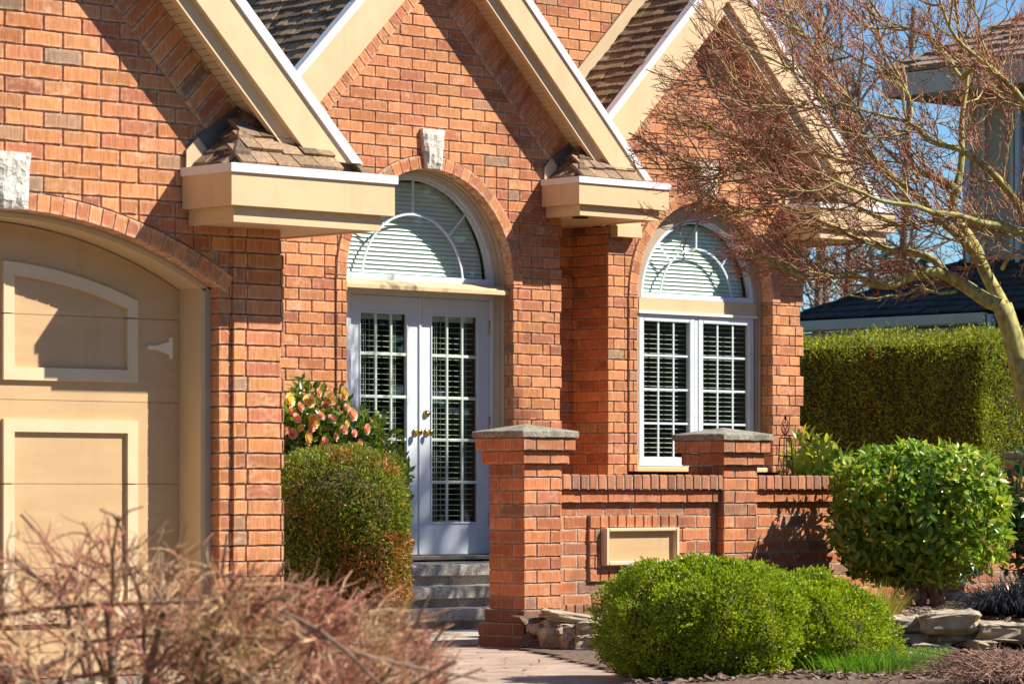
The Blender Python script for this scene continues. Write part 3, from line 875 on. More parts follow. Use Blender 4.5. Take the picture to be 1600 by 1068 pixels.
def panel(u0, u1, z0, z1, top=None, name='panel_trim'):
    """mitred raised frame; top = arch function or None, cut where the door sections part"""
    m = MB(); t = .071
    cuts = [s for s in seams if z0 < s < z1]
    def vbar(a, b):
        zs = [z0]+cuts+[None]
        for i in range(len(zs)-1):
            zlo = zs[i]+(.003 if i else 0)
            if zs[i+1] is not None: pts = [(a,zlo),(b,zlo),(b,zs[i+1]-.004),(a,zs[i+1]-.004)]
            else:
                ta, tb = (top(a), top(b)) if top else (z1, z1)
                pts = [(a,zlo),(b,zlo),(b,tb),(a,ta)]
            m.prism(pts, DY-.024, DY)
    vbar(u0, u0+t); vbar(u1-t, u1)
    m.prism([(u0+t,z0),(u1-t,z0),(u1-t,z0+t),(u0+t,z0+t)], DY-.0235, DY)
    n = 14
    for k in range(n):
        a, b = u0+t+(u1-u0-2*t)*k/n, u0+t+(u1-u0-2*t)*(k+1)/n
        ta, tb = (top(a), top(b)) if top else (z1, z1)
        m.prism([(a,ta-t),(b,tb-t),(b,tb),(a,ta)], DY-.0235, DY)
    return m.build(name, M['panel_trim'], gd)
ptop = lambda u: -.70+sqrt(9-(u-GC)**2)
for a, b in ((10.823,11.735),(2*GC-11.735,2*GC-10.823)):
    panel(a, b, 1.646, 2.3, ptop)
    panel(a, b, .30, 1.432)
h = MB()      # tapered strap hinges
def strap(u_plate, z, sg):
    h.bbox(u_plate-.028*sg if sg > 0 else u_plate, u_plate if sg > 0 else u_plate+.028, DY-.014, DY, z-.062, z+.062, .004)
    a, b, e = u_plate-.028*sg, u_plate-.12*sg, u_plate-.172*sg
    h.prism([(a,z-.036),(a,z+.036),(b,z+.012),(b,z-.012)], DY-.010, DY)
    h.prism([(b,z-.012),(b,z+.012),(e,z+.012),(e-.012*sg,z),(e,z-.012)], DY-.012, DY)
    for q in (.02,-.02): h.lathe([(0,.016),(.006,.015),(.008,.010)], (u_plate-.014*sg, DY, z+q*1.9), (0,-1,0), 8)
strap(11.992, 1.850, 1); h.build('strap_hinge', M['hinge_paint'], gd)
h = MB(); strap(2*GC-11.992, 1.850, -1); h.build('strap_hinge', M['panel_trim'], gd)

# ================================================================== entry doors
PY = EY+.24                                     # face of the door slabs
j = MB()                                        # tan jamb liner and sill board over the doors
arc_strip(j, EY+.088, PY+.06, EC, EZ, ER-.006, ER+.03, 0, pi, 44)
j.box(EC+ER-.006, EC+ER+.03, EY+.088, PY+.06, .52, EZ); j.box(EC-ER-.03, EC-ER+.006, EY+.088, PY+.06, .52, EZ)
arc_strip(j, EY+.135, PY+.06, EC, EZ, ER-.014, ER-.006, 0, pi, 44)
j.box(EC+ER-.014, EC+ER-.006, EY+.135, PY+.06, .52, EZ); j.box(EC-ER+.006, EC-ER+.014, EY+.135, PY+.06, .52, EZ)
df = j.build('doorway_jamb', M['greyframe'], house)
j = MB()
prof = [(EY+.035,2.615),(EY+.035,2.645),(EY+.06,2.665),(EY+.16,2.695),(EY+.26,2.70),(EY+.26,2.615)]
v = [(EC-ER+.003,a,b) for a,b in prof]+[(EC+ER-.003,a,b) for a,b in prof]; n = len(prof)
j.add(v, [list(range(n))[::-1], list(range(n,2*n))]+[[i,i+n,(i+1)%n+n,(i+1)%n][::-1] for i in range(n)])
j.build('transom_sill', M['tan'], df)
j = MB(); DL, DR, DM = 17.415, 18.905, 18.163
j.box(DR+.003, EC+ER-.0141, PY-.035, PY+.05, .53, 2.614); j.box(EC-ER+.0141, DL-.003, PY-.035, PY+.05, .53, 2.614)
j.box(DL-.003, DR+.003, PY-.034, PY+.05, 2.578, 2.6135)
j.build('door_casing', M['white'], df)
j = MB(); j.bbox(EC-ER+.02, EC+ER-.02, EY+.10, PY+.05, .490, .524, .006); j.build('threshold', M['greyframe'], df)
def french_door(u0, u1, g0, g1, knob_u, deadbolt):
    z0, z1 = .530, 2.576; gz0, gz1 = .773, 2.452
    d = MB()
    d.bbox(u0, g0, PY, PY+.045, z0, z1, .003); d.bbox(g1, u1, PY, PY+.045, z0, z1, .003)
    d.box(g0-.003, g1+.003, PY+.0008, PY+.044, z0+.001, gz0); d.box(g0-.003, g1+.003, PY+.0008, PY+.044, gz1, z1-.001)
    for a, b, c, e in ((g0-.002,g0+.016,gz0,gz1),(g1-.016,g1+.002,gz0,gz1)):       # glazing bead
        d.bbox(a, b, PY-.008, PY+.02, c, e, .004)
    d.bbox(g0+.016, g1-.016, PY-.0075, PY+.02, gz0, gz0+.016, .004); d.bbox(g0+.016, g1-.016, PY-.0075, PY+.02, gz1-.016, gz1, .004)
    dr = d.build('door', M['white'], house)
    g = MB(); 
    a, b = g0+.014, g1-.014
    g.box(a, b, PY+.014, PY+.018, gz0+.012, gz1-.012); g.build('glass', M['glass'], dr)
    t = MB(); wv = .0125
    for k in (1,2):
        c = a+(b-a)*k/3; t.bbox(c-wv, c+wv, PY-.004, PY+.012, gz0+.014, gz1-.014, .004)
    for k in range(1,5):
        c = gz0+(gz1-gz0)*k/5; t.bbox(a, b, PY-.0035, PY+.0115, c-wv, c+wv, .004)
    t.build('glazing_bars', M['muntin'], dr)
    s = MB(); z = gz0+.02
    yb = PY+.055
    while z < gz1-.02:
        s.add([(a,yb,z),(b,yb,z),(b,yb+.036,z+.003),(a,yb+.036,z+.003),(a,yb,z+.0038),(b,yb,z+.0038),(b,yb+.036,z+.0068),(a,yb+.036,z+.0068)],
              [[0,1,5,4],[0,3,2,1],[4,5,6,7],[1,2,6,5],[2,3,7,6],[3,0,4,7]])
        z += .0432
    for q in (.15,.80):
        for e in (0, .022): 
            xq = a+(b-a)*q+e
            s.box(xq-.0016, xq+.0016, yb-.006, yb-.003, gz0+.01, gz1)
    xq = a+(b-a)*.27; s.box(xq-.002, xq+.002, yb-.012, yb-.009, gz0+.02, gz1)
    s.box(a, b, yb-.003, yb+.04, gz1-.055, gz1-.012)
    s.build('blind', M['blind'], dr)
    k = MB(); kz = 1.502
    rose = [(0,.002),(.033,.002),(.033,.006),(.024,.011),(.011,.014),(.011,.034),(.020,.038),(.0275,.047),(.0285,.055),(.024,.064),(.012,.069),(0,.070)]
    k.lathe(rose, (knob_u, PY, kz), (0,-1,0), 20); k.build('door_knob', M['brass'], dr)
    if deadbolt:
        k = MB(); k.lathe([(0,.002),(.031,.002),(.031,.010),(.025,.018),(.018,.020),(.016,.026),(0,.027)], (knob_u-.004, PY, 1.653), (0,-1,0), 20)
        k.build('deadbolt', M['brass'], dr)
    uh = u0-.004 if not deadbolt else u1+.004
    for hz in (2.36, 1.58, .80):
        k = MB(); k.tube([Vector((uh,PY-.008,hz-.055)), Vector((uh,PY-.008,hz+.055))], .009, 8)
        k.lathe([(0,.008),(.008,.004),(.006,0)], (uh,PY-.008,hz+.055), (0,0,1), 8)
        k.build('hinge', M['brass'], dr)
french_door(DL, DM-.002, 17.525, 18.030, 18.108, False)
french_door(DM+.002, DR, 18.272, 18.790, 18.229, True)
a = MB(); a.bbox(DM-.022, DM+.006, PY-.012, PY, .532, 2.574, .004); a.build('astragal', M['white'], df)

def arch_window(uc, zs, r, Y, jamb_mat, rings, parent_name='arched_window'):
    """half-round window: frame, tinted glass, sunburst grille, closed blind behind"""
    f = MB(); t = .055
    arc_strip(f, Y, Y+.05, uc, zs, r-t*.55, r, 0.0, pi, 40)
    arc_strip(f, Y+.012, Y+.05, uc, zs, r-t, r-t*.55, 0.0, pi, 40)
    f.bbox(uc-r, uc+r, Y-.002, Y+.05, zs-.005, zs+t*.8, .004)
    fo = f.build(parent_name, M['white'], house)
    n = 40; ri = r-t*.9
    g = MB(); g.prism([(uc+ri*cos(pi*k/n), zs+.02+ri*sin(pi*k/n)) for k in range(n+1)], Y+.026, Y+.030)
    g.build('glass', M['glass_green'], fo)
    b = MB(); rb = .62*r
    arc_strip(b, Y+.016, Y+.025, uc, zs, rb-.009, rb+.009, 0, pi, 30)
    for an in (pi/2, pi/4, 3*pi/4):
        p0 = Vector((uc+rb*cos(an), Y+.0205, zs+rb*sin(an))); p1 = Vector((uc+(r-t)*cos(an), Y+.0205, zs+(r-t)*sin(an)))
        dv = (p1-p0).normalized(); nn = Vector((-dv.z,0,dv.x))*.009
        b.prism([(p0.x+nn.x,p0.z+nn.z),(p0.x-nn.x,p0.z-nn.z),(p1.x-nn.x,p1.z-nn.z),(p1.x+nn.x,p1.z+nn.z)], Y+.0165, Y+.0245)
    b.build('sunburst_grille', M['white'], fo)
    s = MB(); z = zs+.03; yb = Y+.10
    while z < zs+r-t-.03:
        hw = sqrt(max(0,(r-t+.01)**2-(z-zs)**2))
        if hw > .05:
            pr = [(-.010,-.006),(-.004,.006),(.003,.020),(.013,.036)]
            V_ = [(uc+sx*hw,yb+a,z+b) for a, b in pr for sx in (-1,1)]+[(uc+sx*hw,yb+a+.0015,z+b) for a, b in pr for sx in (-1,1)]
            s.add(V_, [[2*i,2*i+1,2*i+3,2*i+2] for i in range(3)]+[[8+2*i+2,8+2*i+3,8+2*i+1,8+2*i] for i in range(3)]+[[0,8,9,1]])
        z += .0345
    s.build('blind', M['blind_pale'], fo)
    return fo
arch_window(EC, 2.70, .857, EY+.195, None, None)

# ================================================================== bay window
WY = BY+.14
j = MB()
arc_strip(j, BY+.11, WY+.08, BC, BZ, BR-.024, BR+.001, 0, pi, 40)
j.box(BC+BR-.024, BC+BR-.001, BY+.115, WY+.08, SILL, BZ); j.box(BC-BR+.001, BC-BR+.024, BY+.115, WY+.08, SILL, BZ)
for i in range(44):
    t0, t1 = pi*i/44, pi*(i+1)/44
    o_, in_ = (lambda t: (BC+(BR-.02)*cos(t), BZ+(BR-.02)*sin(t))), (lambda t: (BC+.045+.700*cos(t), 2.688+.700*sin(t)))
    j.prism([in_(t0), o_(t0), o_(t1), in_(t1)], BY+.130, WY+.08)
j.box(22.262, BC+BR-.024, BY+.135, WY+.08, SILL, BZ); j.box(BC-BR+.024, 20.812, BY+.135, WY+.08, SILL, BZ)
jb = j.build('window_jamb', M['greyframe'], house)
j = MB(); j.box(20.81, 22.262, BY+.127, WY+.08, 2.575, BZ-.012); j.build('transom_panel', M['tan'], jb)
j = MB(); j.bbox(BC-BR+.005, BC+BR-.005, BY+.02, WY+.08, SILL+.002, SILL+.042, .006); j.build('window_sill', M['tan'], jb)
j = MB(); j.box(20.80, 22.275, BY+.115, BY+.16, 2.553, 2.575); j.build('head_flashing', M['drip'], jb)
arch_window(BC+.045, 2.688, .717, WY-.005, None, None)
def casement(u0, u1):
    z0, z1 = 1.250, 2.552; t = .062
    f = MB()
    f.bbox(u0, u0+t, WY, WY+.05, z0, z1, .004); f.bbox(u1-t, u1, WY, WY+.05, z0, z1, .004)
    f.bbox(u0+t, u1-t, WY+.001, WY+.05, z1-t, z1, .004); f.bbox(u0+t, u1-t, WY+.001, WY+.05, z0, z0+t*1.25, .004)
    fo = f.build('window', M['white'], house)
    a, b, c, e = u0+t, u1-t, z0+t*1.25, z1-t
    g = MB(); g.box(a-.004, b+.004, WY+.024, WY+.028, c-.004, e+.004); g.build('glass', M['glass'], fo)
    m = MB()
    for k in (1,2): xx = a+(b-a)*k/3; m.box(xx-.009, xx+.009, WY+.014, WY+.023, c, e)
    for k in (1,2,3): zz = c+(e-c)*k/4; m.box(a, b, WY+.0145, WY+.0225, zz-.009, zz+.009)
    m.build('glazing_bars', M['white'], fo)
    s = MB(); z = c; yb = WY+.075
    while z < e:
        s.add([(a-.03,yb,z),(b+.02,yb,z),(b+.02,yb+.040,z+.004),(a-.03,yb+.040,z+.004),(a-.03,yb,z+.0042),(b+.02,yb,z+.0042),(b+.02,yb+.040,z+.0082),(a-.03,yb+.040,z+.0082)],
              [[0,1,5,4],[0,3,2,1],[4,5,6,7],[1,2,6,5],[2,3,7,6],[3,0,4,7]])
        z += .0405
    s.build('blind', M['blind'], fo)
casement(20.822, 21.505); casement(21.548, 22.250)
m = MB(); m.bbox(21.507, 21.546, WY+.004, WY+.05, 1.25, 2.552, .003); m.build('mullion', M['white'], jb)
m = MB(); m.box(20.812, 22.262, WY+.01, WY+.06, SILL+.042, 1.249); m.build('lower_frame', M['white'], jb)
# ================================================================== courtyard wall
CWY = 16.75
cw = thing('courtyard_wall', 'low brick courtyard wall with concrete-capped pillars and a weathered brick coping', 'wall', (18.0, 16.9, 0))
WM = [M['brick_wall'], M['mortar'], M['brick_cope'], M['brick_stain']]
w0 = CWY+.066
w = MB()
def wall_run(ua, ub, sign=None):
    keep = None
    if sign:
        a, b, c, e = sign
        keep = lambda u, z: not (a < u < b and c < z < e)
    brick_field(w, front(w0), ua, ub, 0, 1.04, pu=ua-.05, pz=-.0125, mats=(0,1))
    w.add([(ua,w0+.004,0),(ub,w0+.004,0),(ub,w0+.004,1.04),(ua,w0+.004,1.04)], [[0,1,2,3]], 1)
    brick_field(w, front(CWY+.03), ua, ub, .955, 1.043, pu=ua-.05, pz=.955, mats=(0,1))          # string course
    w.add([(ua,CWY+.036,.956),(ub,CWY+.036,.956),(ub,w0,.956),(ua,w0,.956)], [[3,2,1,0]], 1)
    brick_field(w, front(w0-.02), ua, ub, .17, .275, pu=ua, pz=.17, bl=.083, bh=.105, mats=(2,1)) # soldier band at the foot
    w.add([(ua,w0-.014,.272),(ub,w0-.014,.272),(ub,w0+.01,.272),(ua,w0+.01,.272)], [[0,1,2,3]], 1)
    w.box(ua, ub, w0+.005, w0+.20, 0, 1.045, 1)
wall_run(15.966, 17.526, (16.27, 17.24, .43, .87))
wall_run(17.876, 21.20)
# raised surround of small bricks round the sign
def surround(u0, u1, z0, z1, bl, bh, pu, pz):
    brick_field(w, front(w0-.022), u0, u1, z0, z1, pu=pu, pz=pz, bl=bl, bh=bh, mats=(0,1))
SU0, SU1, SZ0, SZ1 = 16.268, 17.215, .42, .872
surround(SU0, SU0+.1, SZ0, SZ1, .1, .09, SU0, SZ0); surround(SU1-.1, SU1, SZ0, SZ1, .1, .09, SU1-.1, SZ0)
surround(SU0+.1, SU1-.1, SZ1-.09, SZ1, .083, .0903, SU0+.1, SZ0+.002)
surround(SU0+.1, SU1-.1, SZ0, SZ0+.09, .083, .0905, SU0+.1, SZ0)
w.add([(SU0+.003,w0-.016,SZ0),(SU0+.003,w0-.016,SZ1),(SU0+.003,w0+.004,SZ1),(SU0+.003,w0+.004,SZ0)], [[0,1,2,3]], 1)
w.add([(SU0,w0-.016,SZ1-.003),(SU1,w0-.016,SZ1-.003),(SU1,w0+.004,SZ1-.003),(SU0,w0+.004,SZ1-.003)], [[0,1,2,3]], 1)
w.add([(SU0+.1,w0-.010,SZ0+.09),(SU1-.1,w0-.010,SZ0+.09),(SU1-.1,w0-.010,SZ1-.09),(SU0+.1,w0-.010,SZ1-.09)], [[0,1,2,3]], 1)
w.build('wall', WM, cw)
cp = MB()
for ua, ub in ((15.968,17.524),(17.878,21.195)):
    u = ua
    while u < ub-.02:
        e = min(u+.0835, ub); g = .005
        b = MB()
        yj = CWY-.004+U(-.002,.003); zj = 1.147+U(-.003,.003)
        b.bbox(u+g, e-g, yj, CWY+.27, 1.047, zj, .006, 0)
        cp.add(b.v, b.f, 0, False, [(.5+.5*(1 if i%2 else -1)*.6,.5) for i in range(len(b.v))])
        u = e
    cp.box(ua, ub, CWY+.004, CWY+.265, 1.046, 1.140, 1)
cp.build('coping', [M['brick_cope'], M['mortar']], cw)
def pillar(ux, Y=CWY, s=.345, zt=1.391):
    p = MB()
    def block(x0, x1, y0, y1, z0, z1, mat=0, k=0):
        for (fc, a, b) in ((front(y0), x0, x1), (leftface(x0), y0, y1), (rightface(x1), y0, y1)):
            ph = a + (.24 if k % 2 else .115)
            brick_field(p, fc, a, b, z0, z1, pu=ph-BL*4, pz=z0, bl=BL, mats=(mat,1))
        p.box(x0+.007, x1-.007, y0+.007, y1-.007, z0+.003, z1-.003, 1)
    n = 15
    for k in range(n):
        z1 = zt-k*BH; z0 = z1-BH
        e = .0
        if k == 0: e = .066
        elif k == 1: e = .036
        mat = 0
        if k == n-2: e = .022
        if k >= n-1: e = .052
        if k >= n-2: mat = 3
        z0 = max(z0, 0)
        block(ux-e, ux+s+e, Y-e, Y+s+e, z0, z1, mat, k)
    # stretch of bricks below the lowest full course
    block(ux-.052, ux+s+.052, Y-.052, Y+s+.052, 0, zt-n*BH, 3, 1) if zt-n*BH > .02 else None
    po = p.build('pillar', WM, cw)
    c = MB(); o = .082
    x0, x1, y0, y1 = ux-o, ux+s+o, Y-o, Y+s+o
    zb, ze, zp = zt+.0005, zt+.045, zt+.094
    mx, my = (x0+x1)/2, (y0+y1)/2
    b = .008; N_ = 12
    rim = []
    for k in range(N_): rim.append((x0+(x1-x0)*k/N_, y0))
    for k in range(N_): rim.append((x1, y0+(y1-y0)*k/N_))
    for k in range(N_): rim.append((x1-(x1-x0)*k/N_, y1))
    for k in range(N_): rim.append((x0, y1-(y1-y0)*k/N_))
    V = []; n = len(rim)
    for zz, ins in ((zb,.004),(zb+.004,0),(ze-.006,0),(ze,.007)):
        for x, y in rim:
            dx, dy = mx-x, my-y
            V.append((x+math.copysign(min(ins,abs(dx)),dx)+U(-.0025,.0025), y+math.copysign(min(ins,abs(dy)),dy)+U(-.0025,.0025), zz+U(-.0015,.0015)))
    V.append((mx,my,zp)); ti = len(V)-1
    Fc = []
    for r in range(3):
        for k in range(n):
            k2 = (k+1) % n
            Fc.append([r*n+k, r*n+k2, (r+1)*n+k2, (r+1)*n+k])
    for k in range(n): Fc.append([3*n+k, 3*n+(k+1)%n, ti])
    Fc.append(list(range(n))[::-1])
    c.add(V, Fc); c.build('capstone', M['cap'], po)
    return po
pillar(15.62); pillar(17.53); pillar(21.20, zt=1.29)

sg = thing('sign_box', 'blank tan recessed sign box set in a raised brick surround on the low wall', 'sign', (16.735, CWY+.03, .53))
f = MB(); a, b, c, e = 16.38, 17.088, .53, .785; t = .030; y0 = CWY-.005; y1 = w0-.010
f.bbox(a, a+t, y0, y1, c, e, .005); f.bbox(b-t, b, y0, y1, c, e, .005)
f.bbox(a+t, b-t, y0+.001, y1, c, c+t, .005); f.bbox(a+t, b-t, y0+.001, y1, e-t*.8, e, .005)
f.build('frame', M['panel_trim'], sg)
f = MB(); f.box(a+t-.002, b-t+.002, y0+.040, y1, c+t-.002, e-t*.8+.002); f.build('panel', M['door_tan'], sg)

# ================================================================== entry steps
st = thing('entry_steps', 'exposed aggregate entry steps climbing to the white double doors', 'steps', (17.8, 19.6, 0))
def step(y, z, zb, nose=.085, ua=16.75, ub=19.35, yb=EY+.14):
    m = MB(); rd = .02
    prof = [(yb,z),(y+rd,z),(y+.006,z-.006),(y,z-rd),(y,z-nose),(y+.05,z-nose),(y+.055,zb),(yb,zb)]
    n = len(prof); v = []
    K = 24
    for k in range(K+1):
        x = ua+(ub-ua)*k/K
        for (a, b) in prof: v.append((x, a+(U(-.004,.004) if a < yb else 0), b+U(-.0015,.0015)))
    f = [[k*n+i, k*n+(i+1)%n, (k+1)*n+(i+1)%n, (k+1)*n+i][::-1] for k in range(K) for i in range(n)]
    f += [list(range(n)), [K*n+i for i in range(n)][::-1]]
    m.add(v, f); return m.build('step', M['aggregate'], st)
step(19.77, .475, .312); step(19.45, .314, .156, ua=16.6); step(19.17, .158, -.02, ua=16.45)

# ================================================================== ground
def sheet(name, pts, z, mat, th=None, kind='structure', sub=None):
    m = MB()
    m.add([(x,y,z) for x, y in pts], [list(range(len(pts)))])
    o = m.build(name, mat); return tag(o, kind=kind)
gp = [at(500,1040,1)] 
sheet('ground', [(-150,-150),(250,-150),(250,250),(-150,250)], -.02, M['lawn_soil'])
sheet('driveway', [(4,-2),(12.6,-2),(12.6,16.2),(4,16.2)], -.008, M['concrete'])
sheet('paving', [(12.2,9.0),(15.3,9.0),(15.3,12.6),(15.45,15.4),(15.60,16.62),(20.5,16.9),(20.5,20.4),(12.58,20.4),(12.58,15.6),(12.2,15.6)], .0, M['paving'])
sheet('walkway', [(14.6,17.2),(19.0,17.2),(19.0,19.6),(14.6,19.6)], .005, M['aggregate'])
# planting bed: low mulch at the front, retained and higher against the wall
def bed(name, x0, x1, y0, y1, nx, ny, hf, mat, keep):
    m = MB(); idx = {}
    for j in range(ny+1):
        for i in range(nx+1):
            x, y = x0+(x1-x0)*i/nx, y0+(y1-y0)*j/ny
            idx[i,j] = len(m.v); m.v.append((x, y, hf(x,y)))
    for j in range(ny):
        for i in range(nx):
            cx, cy = x0+(x1-x0)*(i+.5)/nx, y0+(y1-y0)*(j+.5)/ny
            if keep(cx, cy):
                m.f.append([idx[i,j], idx[i+1,j], idx[i+1,j+1], idx[i,j+1]]); m.m.append(0); m.sm.append(True)
    return tag(m.build(name, mat), kind='structure')
def zr(x, y):      # camera right / depth
    return x*CY-y*SY, x*SY+y*CY
def edge_left(Z):  # left border of the bed, in camera-right metres
    return .62 if Z < 19.5 else .62-(Z-19.5)*.18
def inbed(x, y):
    r, Z = zr(x, y)
    return r > edge_left(Z) and y < CWY+.05 and Z < 40
def retain(x):  # line of the fieldstone edge
    r = 0; return 0
def stone_line(r):  # depth of the stone edge as a function of camera-right
    return 22.55-.28*max(0,r-.3)-(.10 if r > 2.9 else 0)
def bedz(x, y):
    r, Z = zr(x, y)
    n = noise.noise(Vector((x*1.7,y*1.7,0)))*.025+noise.noise(Vector((x*7,y*7,3)))*.010
    s = min(1, max(0, (Z-stone_line(r)+.02)/.16))
    lo = .015+.03*min(1,max(0,(r-.7)/.8))
    return lo+n*(.4+.6*s)+s*(.215-lo)
bed('garden_bed', 12.5, 24.5, 8.0, 16.80, 130, 96, bedz, M['soil'], inbed)
# loose bark chips on it
m = MB()
for _ in range(9000):
    Z = U(18.2, 25.5); r = U(.55, 4.6); p = RIGHT*r+FWD*Z
    if not inbed(p.x, p.y) or p.y > CWY: continue
    z = bedz(p.x, p.y)
    l, wd = U(.012,.05), U(.006,.016); a = U(0,2*pi); d = Vector((cos(a),sin(a),U(-.3,.5))).normalized(); s_ = Vector((-sin(a),cos(a),U(-.4,.4))).normalized()
    c = Vector((p.x,p.y,z+U(.002,.014)))
    h = d.cross(s_).normalized()*.003
    q = [c+d*l+s_*wd, c-d*l+s_*wd*U(.4,1), c-d*l-s_*wd, c+d*l-s_*wd*U(.4,1)]
    m.add([tuple(k+h) for k in q]+[tuple(k-h) for k in q], [[0,1,2,3],[7,6,5,4],[0,4,5,1],[1,5,6,2],[2,6,7,3],[3,7,4,0]])
M['chips'] = mat_noise('bark_chips', (.10,.06,.04), (.30,.20,.14), (30,30,30), .95, 0, island=.5)
tag(m.build('bark_chips', M['chips']), kind='stuff')

# ------------------------------------------------------------------ fieldstones
def stone(px, py, Z, wpx, hpx, dep, label, tilt=0, yaw=0, flat=.35, seedv=0):
    """a fieldstone centred at a photo position and depth; size given in photo pixels"""
    c = at(px, py, Z); k = Z/F
    a, b, h = wpx*k/2, dep/2, hpx*k/2
    m = MB(); nu, nv = 40, 22; V = []
    ca, sa = cos(-YAW+yaw), sin(-YAW+yaw)
    for j in range(nv+1):
        ph = -pi/2+pi*j/nv
        for i in range(nu):
            th = 2*pi*i/nu
            def sp(v, e): return math.copysign(abs(v)**e, v)
            x = sp(cos(ph),flat)*sp(cos(th),flat); y = sp(cos(ph),flat)*sp(sin(th),flat); z = sp(sin(ph),flat)
            q = Vector((x*1.7+seedv*3.1, y*1.7, z*1.7+seedv))
            d = 1+.22*noise.noise(q)+.12*noise.noise(q*2.6)+.05*noise.noise(q*6)
            x, y, z = x*a*d, y*b*d, z*h*1.08*(1+.30*noise.noise(q*1.6+Vector((9,0,0))))
            x, z = x*cos(tilt)+z*sin(tilt), -x*sin(tilt)+z*cos(tilt)
            V.append((c.x+x*ca-y*sa, c.y+x*sa+y*ca, c.z+z))
    f = []
    for j in range(nv):
        for i in range(nu):
            i2 = (i+1) % nu
            f.append([j*nu+i, j*nu+i2, (j+1)*nu+i2, (j+1)*nu+i])
    m.add(V, f)
    o = m.build('fieldstone', M['stone'], loc=(c.x, c.y, c.z-h))
    tag(o, label, 'stone', 'fieldstones edging the planting bed'); return o
SX = [  # px, py, Z, width, height, depth, label, tilt, yaw
 (895,965,22.62,96,15,.30,'long flat slab lying tilted on top of the stones beside the brick pillar',.17,.1),
 (872,996,22.60,64,34,.26,'large dark block at the foot of the brick pillar',0,0),
 (845,983,22.62,34,15,.20,'small rounded stone in the gap under the tilted slab',.1,.3),
 (862,977,22.56,26,22,.14,'small angular wedge stone under the tilted slab',-.5,.4),
 (888,983,22.5,38,17,.24,'pale stone holding up the middle of the tilted slab',.05,.1),
 (893,1001,22.5,40,36,.26,'stone with a rounded left corner, next to the dark block at the pillar',0,.15),
 (934,981,22.42,66,20,.28,'blocky tan stone level with the top of the bed, half behind the boxwood',0,-.05),
 (948,1004,22.38,100,28,.3,'long brown stone in the bottom row, half behind the boxwood',0,0),
 (1413,975,21.75,58,25,.28,'square stone in the upper row just right of the boxwood',.02,.1),
 (1484,971,21.55,94,32,.34,'big pale boulder with a knobbly top, largest in the row',-.05,-.08),
 (1425,997,21.68,74,14,.3,'thin flat stone under the square stone',0,0),
 (1492,992,21.6,66,20,.3,'mossy flat stone under the big pale boulder',-.06,.1),
 (1400,1014,21.6,36,17,.25,'low stone in the bottom row touching the boxwood',0,0),
 (1452,1014,21.5,58,20,.28,'rounded bottom row stone behind the bright lawn',.1,0),
 (1565,987,21.5,86,28,.34,'grey boulder under the black grass',.06,0),
 (1532,1006,21.4,40,14,.24,'small stone tucked below the grey boulder',0,.2),
 (1625,985,21.5,50,26,.3,'stone cut off by the right edge of the picture',0,.1)]
for k, s in enumerate(SX): stone(*s[:7], tilt=s[7], yaw=s[8], seedv=k)

# ================================================================== foliage helpers
def leaf(mb, p, d, nrm, Ln, Wd, mat=0, fold=.25, curl=0.0):
    """a folded leaf: two triangles each side of the midrib (long leaves get a bend)"""
    d = d.normalized(); s = d.cross(nrm)
    if s.length < 1e-4: s = d.cross(Vector((.3,.5,.8)))
    s.normalize(); n = s.cross(d)
    m1 = p+d*Ln*.45+n*0; t = p+d*Ln-n*curl*Ln
    a = m1+s*Wd*.5+n*Wd*fold; b = m1-s*Wd*.5+n*Wd*fold
    mb.add([tuple(p),tuple(a),tuple(t),tuple(b)], [(0,1,2),(0,2,3)], mat, False)
def leaf6(mb, p, d, nrm, Ln, Wd, mat=0, fold=.22, curl=.15):
    d = d.normalized(); s = d.cross(nrm)
    if s.length < 1e-4: s = d.cross(Vector((.3,.5,.8)))
    s.normalize(); n = s.cross(d)
    q1 = p+d*Ln*.30; q2 = p+d*Ln*.68-n*curl*Ln*.35; t = p+d*Ln-n*curl*Ln
    w1, w2 = Wd*.46, Wd*.40; u = n*Wd*fold
    V = [p, q1+s*w1+u, q2+s*w2+u, t, q2-s*w2+u, q1-s*w1+u, q1, q2]
    mb.add([tuple(v) for v in V], [(0,1,6),(0,6,5),(1,2,7,6),(6,7,4,5),(2,3,7),(7,3,4)], mat, True)
def rdir():
    z = U(-1,1); a = U(0,2*pi); r = sqrt(1-z*z); return Vector((r*cos(a), r*sin(a), z))
def superell(d, ax, e):
    """radius along unit direction d of a superellipsoid with half axes ax and exponent e"""
    return (abs(d.x/ax[0])**e+abs(d.y/ax[1])**e+abs(d.z/ax[2])**e)**(-1/e)
def shell_leaves(mb, c, ax, e, n, Ln, Wd, depth=.22, amp=.06, fr=3.0, zmin=None, mat=0, out=.7, big=False, yawed=-YAW, seedv=0, matf=None, upb=.25, fold=.25, pinch=0):
    ca, sa = cos(yawed), sin(yawed)
    k = 0
    while k < n:
        d = rdir(); r = superell(d, ax, e)
        lump = 1+amp*noise.noise(Vector((d.x*fr+seedv,d.y*fr,d.z*fr)))*2+amp*.6*noise.noise(Vector((d.x*fr*3,d.y*fr*3+seedv,d.z*fr*3)))*2
        q = d*r*lump*(1-depth*R()**1.6)
        if pinch and d.z < 0: q.x *= 1+pinch*d.z; q.y *= 1+pinch*d.z
        if zmin is not None and c.z+q.z < zmin: k += .3; continue
        g = Vector((d.x/ax[0],d.y/ax[1],d.z/ax[2])).normalized()
        dd = (g*out+rdir()*.75+Vector((0,0,upb))).normalized(); nn = (g+rdir()*.8).normalized()
        rot = lambda v: Vector((v.x*ca-v.y*sa, v.x*sa+v.y*ca, v.z))
        P = c+rot(q)
        l = Ln*U(.7,1.3)
        mm = matf(P, d) if matf else mat
        (leaf6 if big else leaf)(mb, P, rot(dd), rot(nn), l, Wd*l/Ln, mm, fold)
        k += 1
